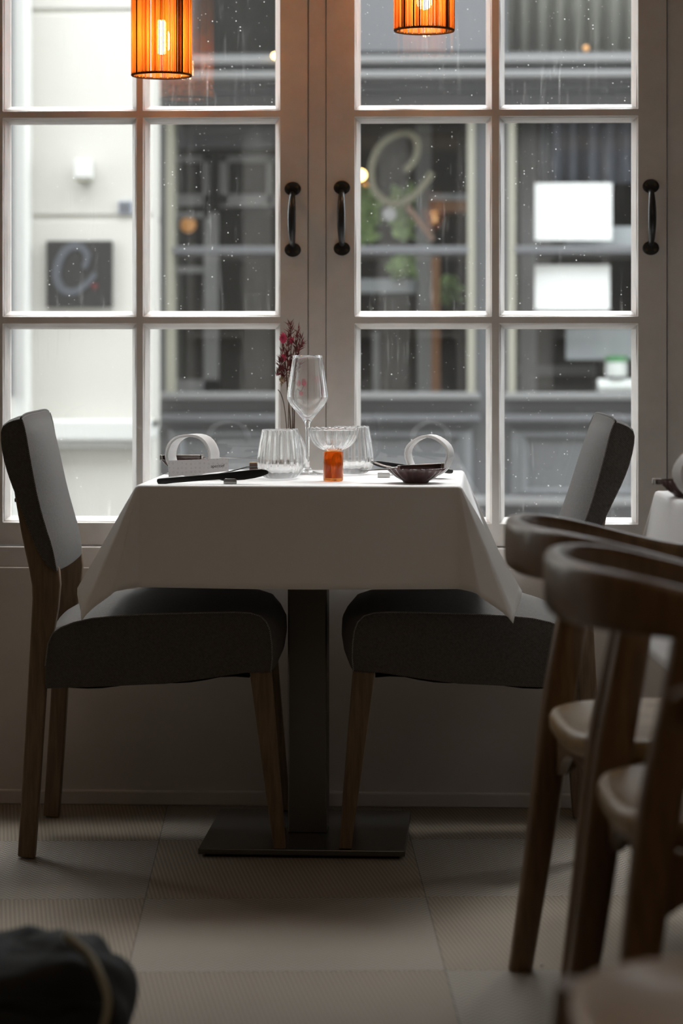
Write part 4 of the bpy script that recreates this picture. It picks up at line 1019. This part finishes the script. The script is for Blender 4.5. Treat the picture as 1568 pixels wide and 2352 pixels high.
# napkin rings
def napkin(px, Z, R_, W_, rz, sx, sz, label, grp='folded white napkin rings', zt0=None):
    root = empty('napkin', cw((px-HX)*Z/F, Z, (ZT_+0.0006 if zt0 is None else zt0)), TH+rz, label, 'napkin', grp)
    mb = MB(); n = 30; layers = [(0.0, 0.0022), (-0.0026, 0.0018), (-0.0048, 0.0016)]
    for li, (off_, th) in enumerate(layers):
        rings = []
        for i in range(n+1):
            a = 2*PI*i/n-PI/2
            fac = 1+0.018*math.cos(5*a+px)+0.01*math.sin(3*a)
            ro = (R_+off_)*fac; ri = ro-th
            c_, s_ = math.cos(a), math.sin(a)
            sh = 0.001*math.sin(a*2+li*2)
            w = W_/2-li*0.001
            ring = [(ro*c_*sx, -w+sh, (R_*sz)+ro*s_*sz), (ro*c_*sx, w+sh, (R_*sz)+ro*s_*sz), (ri*c_*sx, w+sh, R_*sz+ri*s_*sz), (ri*c_*sx, -w+sh, R_*sz+ri*s_*sz)]
            rings.append(ring)
        mb.loft(rings, True, cap=False)
    lift = 0.0008
    o = mb.build('folded_band', 'napkin_white', root, smooth=True, auto=32); o.location.z = 0.0022
    return root
napkin(441, 5.02, 0.049, 0.046, math.radians(-20), 1.07, 0.90, 'white napkin folded into a loop, standing behind the aperitief card')
napkin(985, 4.97, 0.0465, 0.040, math.radians(-17), 1.03, 0.94, 'white napkin folded into a loop behind the plum bowl, right of the table')

# plum bowls with cheese-knife style butter knives across them
def bowl(px, Z, label, R_=0.059, zt0=None):
    root = empty('small_bowl', cw((px-HX)*Z/F, Z, (ZT_+0.0006 if zt0 is None else zt0)), TH, label, 'bowl', 'plum fluted bowls')
    s = R_/0.059
    outer = [(0.0005, 0.0), (0.024*s, 0.0), (0.0255*s, 0.001, .0), (0.027*s, 0.004, .01), (0.040*s, 0.011, .02), (0.051*s, 0.020, .03), (0.059*s, 0.0285, .035, 0.0005), (0.0585*s, 0.0295, .035, 0.0005)]
    inner = [(0.0565*s, 0.0285, .03), (0.048*s, 0.0205, .03), (0.037*s, 0.013, .02), (0.022*s, 0.0075), (0.0005, 0.006)]
    MB().lathe(outer+inner, 150, ribf(22)).build('bowl_body', 'bowl_glaze', root, smooth=True)
    return root
def butter_knife(xa, xb, xh0, xh1, py, Z, label, tilt=0.0, mirror=False, blade_end=None):
    # handle from xh0 to xh1, thin blade out to blade_end (pixels at depth Z)
    kx = Z/F; c = at(xh0, py, Z)
    root = empty('butter_knife', c, TH, label, 'knife', 'butter knives laid on the plum bowls')
    Lh = (xh1-xh0)*kx; Lb = (blade_end-xh1)*kx if blade_end > xh1 else (blade_end-xh0)*kx
    h2 = 0.0054
    def rx(x, dz=0): return x
    mb = MB().box((0.006, -0.006, -h2), (Lh-0.006, 0.006, h2)); mb.build('grip', 'steel_dark', root, bevel=0.0025, seg=3, smooth=True, auto=40)
    for x0, x1 in ((0.0, 0.0065), (Lh-0.0065, Lh)):
        MB().box((x0, -0.0063, -h2-0.0003), (x1, 0.0063, h2+0.0003)).build('end_cap', 'steel', root, bevel=0.002, seg=3)
    if Lb > 0: x0, x1 = Lh, Lh+Lb
    else: x0, x1 = Lb, 0.0
    n = 10; rings = []
    for i in range(n+1):
        t = i/n; x = x0+(x1-x0)*t; u = t if Lb > 0 else 1-t      # u: 0 at the handle, 1 at the tip
        w = 0.004+0.006*math.sin(PI*min(1, u*0.75+0.1)); th = 0.0011*(1-0.5*u); z = -0.002*u
        rings.append([(x, -w, z-th), (x, w, z-th), (x, w, z+th), (x, -w, z+th)])
    MB().loft(rings).build('blade', 'steel', root, smooth=True, auto=40)
    root.rotation_euler = (0, tilt, TH)
    return root
Zb = 4.80
bowl(955, Zb, 'plum fluted bowl near the right front edge of the table')
butter_knife(0, 0, 912, 1020, 1075, Zb, 'butter knife with dark grip resting on the right plum bowl', math.radians(-3.0), blade_end=832)
Zb2 = 5.16
bowl(425, Zb2, 'plum fluted bowl hidden behind the left napkin loop', 0.050)
butter_knife(0, 0, 367, 468, 1050.5, Zb2, 'butter knife with dark grip behind the left napkin loop', 0.0, blade_end=592)

# black table cutlery
KN = [(360,1105),(361,1100),(366,1098.5),(400,1096),(450,1091.5),(500,1087),(545,1082),(580,1078),(600,1077),(611,1078.5),(617,1083),(616,1088),(604,1093),(585,1098),(560,1102),(535,1103.5),(512,1104),(504,1101.5),(470,1103.5),(430,1106.5),(400,1109),(372,1112),(363,1111)]
def knife(Z, label, mirror_px=None, dz=0.0, rz=0.0, scale=1.0):
    c = at(488, 1095, Z) if mirror_px is None else at(mirror_px, 1095, Z)
    c.z = at(488, 1095, 4.77).z+dz
    root = empty('table_knife', c, TH+rz, label, 'knife', 'black table knives')
    s = -1 if mirror_px is not None else 1
    kk = 4.77/F*scale
    pts = [((x-488)*kk*s, (1095-y)*kk) for x, y in KN]
    hp_ = [p for p in pts]
    MB().prism(pts, -0.0022, 0.0022).build('knife_body', 'cutlery_black', root, bevel=0.0012, seg=3, smooth=True, auto=40)
    return root
knife(4.765, 'black table knife lying on a steel rest at the left front edge')
knife(5.10, 'black table knife lying behind the right napkin loop', mirror_px=948, dz=0.0015, rz=math.radians(-18), scale=0.80)
def rest(px, Z, w, mat, label, rz=0):
    root = place('knife_rest', px, Z, rz, label, 'knife rest', 'steel knife rests')
    MB().prism([(-w/2, 0), (w/2, 0), (w/2, 0.0085), (w/2-0.003, 0.0105), (-w/2+0.003, 0.0105), (-w/2, 0.0085)], -0.011, -0.0030).build('front_block', mat, root, bevel=0.0006)
    MB().box((-w/2+0.001, -0.0030, 0.0), (w/2-0.001, 0.009, 0.0025)).build('rest_base', mat, root, bevel=0.0004)
rest(529, 4.765, 0.026, 'steel', 'small steel knife rest under the black knife at the left front')
rest(881, 5.0, 0.026, 'steel', 'small steel rest between the right tumbler and the plum bowl')
def fork(px, Z, rz, tilt, label):
    root = place('table_fork', px, Z, rz, label, 'fork', 'black table forks')
    root.rotation_euler = (0, tilt, TH+rz); root.location.z += 0.003
    mb = MB(); path = [(-0.075, 0, 0.001), (-0.04, 0, 0.001), (0.0, 0, 0.003), (0.04, 0, 0.007)]; mb.tube(spline(path, 16), [(0.0045-0.0018*i/16.0, 0.0016) for i in range(17)], 10)
    b = mb.build('fork_handle', 'cutlery_black', root, smooth=True, auto=60)
    rings = []
    for t, w, z in ((0, 0.003, 0.007), (0.3, 0.008, 0.006), (0.7, 0.0115, 0.0045), (1, 0.012, 0.004)):
        x = 0.04+0.025*t; rings.append([(x, -w, z-0.0009), (x, w, z-0.0009), (x, w, z+0.0009), (x, -w, z+0.0009)])
    MB().loft(rings).build('fork_head', 'cutlery_black', root, smooth=True, auto=40)
    for k in range(4):
        y = -0.0102+0.0068*k
        MB().tube(spline([(0.064, y, 0.004), (0.08, y, 0.0042), (0.105, y*0.95, 0.009)], 8), [(0.0017-0.0009*i/8.0, 0.0011-0.0005*i/8.0) for i in range(9)], 8).build('tine', 'steel_dark', root, smooth=True)
fork(525, 5.09, math.radians(2), math.radians(-9), 'black fork with its tines beside the left tumbler')
fork(965, 5.08, PI-math.radians(14), math.radians(-8), 'black fork with its tines beside the right tumbler')
bx = place('small_box', 614, 5.2, 0, 'small brown wooden block behind the left tumbler', 'box')
MB().box((-0.039, -0.010, 0), (0.039, 0.010, 0.019)).build('block_body', 'brown_box', bx, bevel=0.0015)
MB().box((-0.039, -0.010, 0.0192), (0.039, 0.010, 0.0212)).build('block_lid', 'oak_pale', bx, bevel=0.0005)

# card
cd = empty('menu_card', at(386, 1096.5, 4.90), TH+math.radians(3), 'pale grey card strip printed aperitief leaning on the left napkin loop', 'card')
kc = 4.90/F
pts = [(0, 0.0), (0.125, 0.0105), (0.1215, 0.0385), (-0.001, 0.0335)]
cdm = MB().prism([(0.001, 0.001), (0.04, 0.0045), (0.06, 0.0068), (0.124, 0.0125), (0.1222, 0.0392), (0.06, 0.0368), (-0.001, 0.0345)], 0, 0.0004).build('card_sheet', 'card_paper', cd)
fc = bpy.data.curves.new('aperitief', 'FONT'); fc.body = 'aperitief'; fc.size = 0.0125; fc.extrude = 0.00005; fc.align_x = 'LEFT'; fc.space_character = 0.95
fo = bpy.data.objects.new('printed_word_tmp', fc); COL.objects.link(fo); bpy.context.view_layer.update()
dg = bpy.context.evaluated_depsgraph_get(); tm = bpy.data.meshes.new_from_object(fo.evaluated_get(dg)); bpy.data.objects.remove(fo, do_unlink=True)
tm.materials.clear(); tm.materials.append(M['ink'])
wtx = max(v.co.x for v in tm.vertices)-min(v.co.x for v in tm.vertices); sc = 0.0285/wtx
for v in tm.vertices: v.co.x *= sc; v.co.y *= sc*1.0
pw = bpy.data.objects.new('printed_word', tm); COL.objects.link(pw); pw.parent = cd; pw['label'] = 'dark printed word aperitief'
pw.location = (0.0870, -0.0002, 0.0195); pw.rotation_euler = (PI/2, math.radians(-3.0), 0)
cd.rotation_euler = (math.radians(-9), 0, TH+math.radians(3))

# ------------------------------------------------------------------ second table at the right
c2x, c2y = 0.36, 0.97
t2c = cw(0.603+c2x, 4.54-c2y, 0)
t2 = empty('pedestal_table', t2c, TH, 'long pedestal table under the white cloth at the right edge', 'table')
MB().box((-0.25, -0.35, 0.006), (0.25, 0.35, 0.0175)).build('base_plate', 'brushed_plate', t2, bevel=0.0015)
MB().box((-0.04, -0.04, 0.0177), (0.04, 0.04, 0.724)).build('column', 'brushed_column', t2, bevel=0.003)
MB().box((-c2x+0.006, -c2y+0.006, 0.725), (c2x-0.006, c2y-0.006, 0.747)).build('tabletop', 'tabletop_wood', t2, bevel=0.004)
e2 = ((0.16, 0.10, -0.96), (0.26, 0.02, -0.93))
cl2 = tablecloth('tablecloth', c2x, c2y, ZT_, 0.285, math.radians(11), math.radians(6), [e2]*4, 8)
cl2.location = t2c; cl2.rotation_euler = (0, 0, TH)
tag(cl2, 'white cloth on the table at the right edge, mostly cut off', 'tablecloth')
bowl(1572, 4.36, 'plum fluted bowl on the table at the right edge', 0.045, zt0=ZT_+0.0006)
butter_knife(0, 0, 1497, 1590, 1106, 4.36, 'butter knife with dark grip on the bowl at the right edge', 0.0, blade_end=1680)
napkin(1618, 4.22, 0.049, 0.045, math.radians(10), 1.05, 0.95, 'white napkin loop on the table at the right edge', zt0=ZT_+0.0006)

# ------------------------------------------------------------------ bag on the floor
bg_ = empty('backpack', cw(-0.43, 3.15, 0), TH+math.radians(8), 'black backpack with a pale strap on the floor at the bottom left', 'bag')
def blob(w, d, h, seed, e=0.5, amp=0.034, n=90, m=54):
    mb = MB(); rings = []
    for i in range(m+1):
        ph = -PI/2+PI*i/m; cz, sz = math.cos(ph), math.sin(ph); ring = []
        for j in range(n):
            a = 2*PI*j/n; c_, s_ = math.cos(a), math.sin(a)
            f = lambda q, ee=e: abs(q)**ee*(1 if q > 0 else -1)
            kz = max(0.001, abs(cz)**e)
            p = Vector((f(c_)*kz*w, f(s_)*kz*d, f(sz)*h+h))
            p += Vector((noise.noise(p*9+Vector((seed, 0, 0))), noise.noise(p*9+Vector((0, seed, 0))), noise.noise(p*7+Vector((0, 0, seed)))))*amp
            p += Vector((noise.noise(p*26), noise.noise(p*24+Vector((5, 0, 0))), noise.noise(p*28+Vector((0, 7, 0)))))*0.013
            p.z = max(p.z, 0.001); ring.append(p)
        rings.append(ring)
    return mb.loft(rings)
blob(0.145, 0.10, 0.118, 3.0).build('bag_body', 'bag_cloth', bg_, smooth=True)
o = blob(0.105, 0.05, 0.075, 9.0, amp=0.012).build('front_pocket', 'bag_cloth', bg_, smooth=True); o.location = (-0.01, -0.105, 0.0)
def bl(px, py, Z):
    return bg_.matrix_basis.inverted() @ at(px, py, Z)
MB().tube(spline([bl(150, 2150, 3.10), bl(205, 2195, 3.04), bl(232, 2245, 2.99), bl(247, 2300, 2.96), bl(236, 2360, 2.94), bl(205, 2420, 2.95), bl(190, 2560, 3.06)], 36), [(0.004, 0.0075)]*37, 10).build('shoulder_strap', 'bag_strap', bg_, smooth=True)['label'] = 'pale beige webbing strap'
MB().tube(spline([bl(170, 2165, 3.14), bl(225, 2215, 3.10), bl(256, 2280, 3.06), bl(268, 2345, 3.03), bl(280, 2400, 3.02), bl(260, 2590, 3.08)], 30), [(0.004, 0.008)]*31, 10).build('shoulder_strap', 'bag_cloth', bg_, smooth=True)
MB().box((0.095, -0.150, 0.055), (0.13, -0.118, 0.085)).build('label_patch', 'bag_red', bg_, bevel=0.004)
MB().box((0.12, -0.115, 0.10), (0.15, -0.105, 0.118)).build('buckle', 'bag_grey', bg_, bevel=0.003)
MB().tube(spline([(-0.12, -0.085, 0.19), (-0.05, -0.108, 0.195), (0.04, -0.105, 0.19), (0.11, -0.08, 0.175)], 16), 0.003, 8).build('zip', 'foot_rubber', bg_, smooth=True)
# crumb on the carpet
mb = MB(); prof = [(max(0.0003, 0.0026*math.sin(PI*i/6)), 0.0026-0.0026*math.cos(PI*i/6)) for i in range(7)]; mb.lathe(prof, 10)
o = mb.build('crumb', 'napkin_white', smooth=True); o.location = cw((1244-HX)*3.96/F, 3.96, 0.0); tag(o, 'tiny white crumb on the carpet beside the far wooden chair leg', 'crumb')
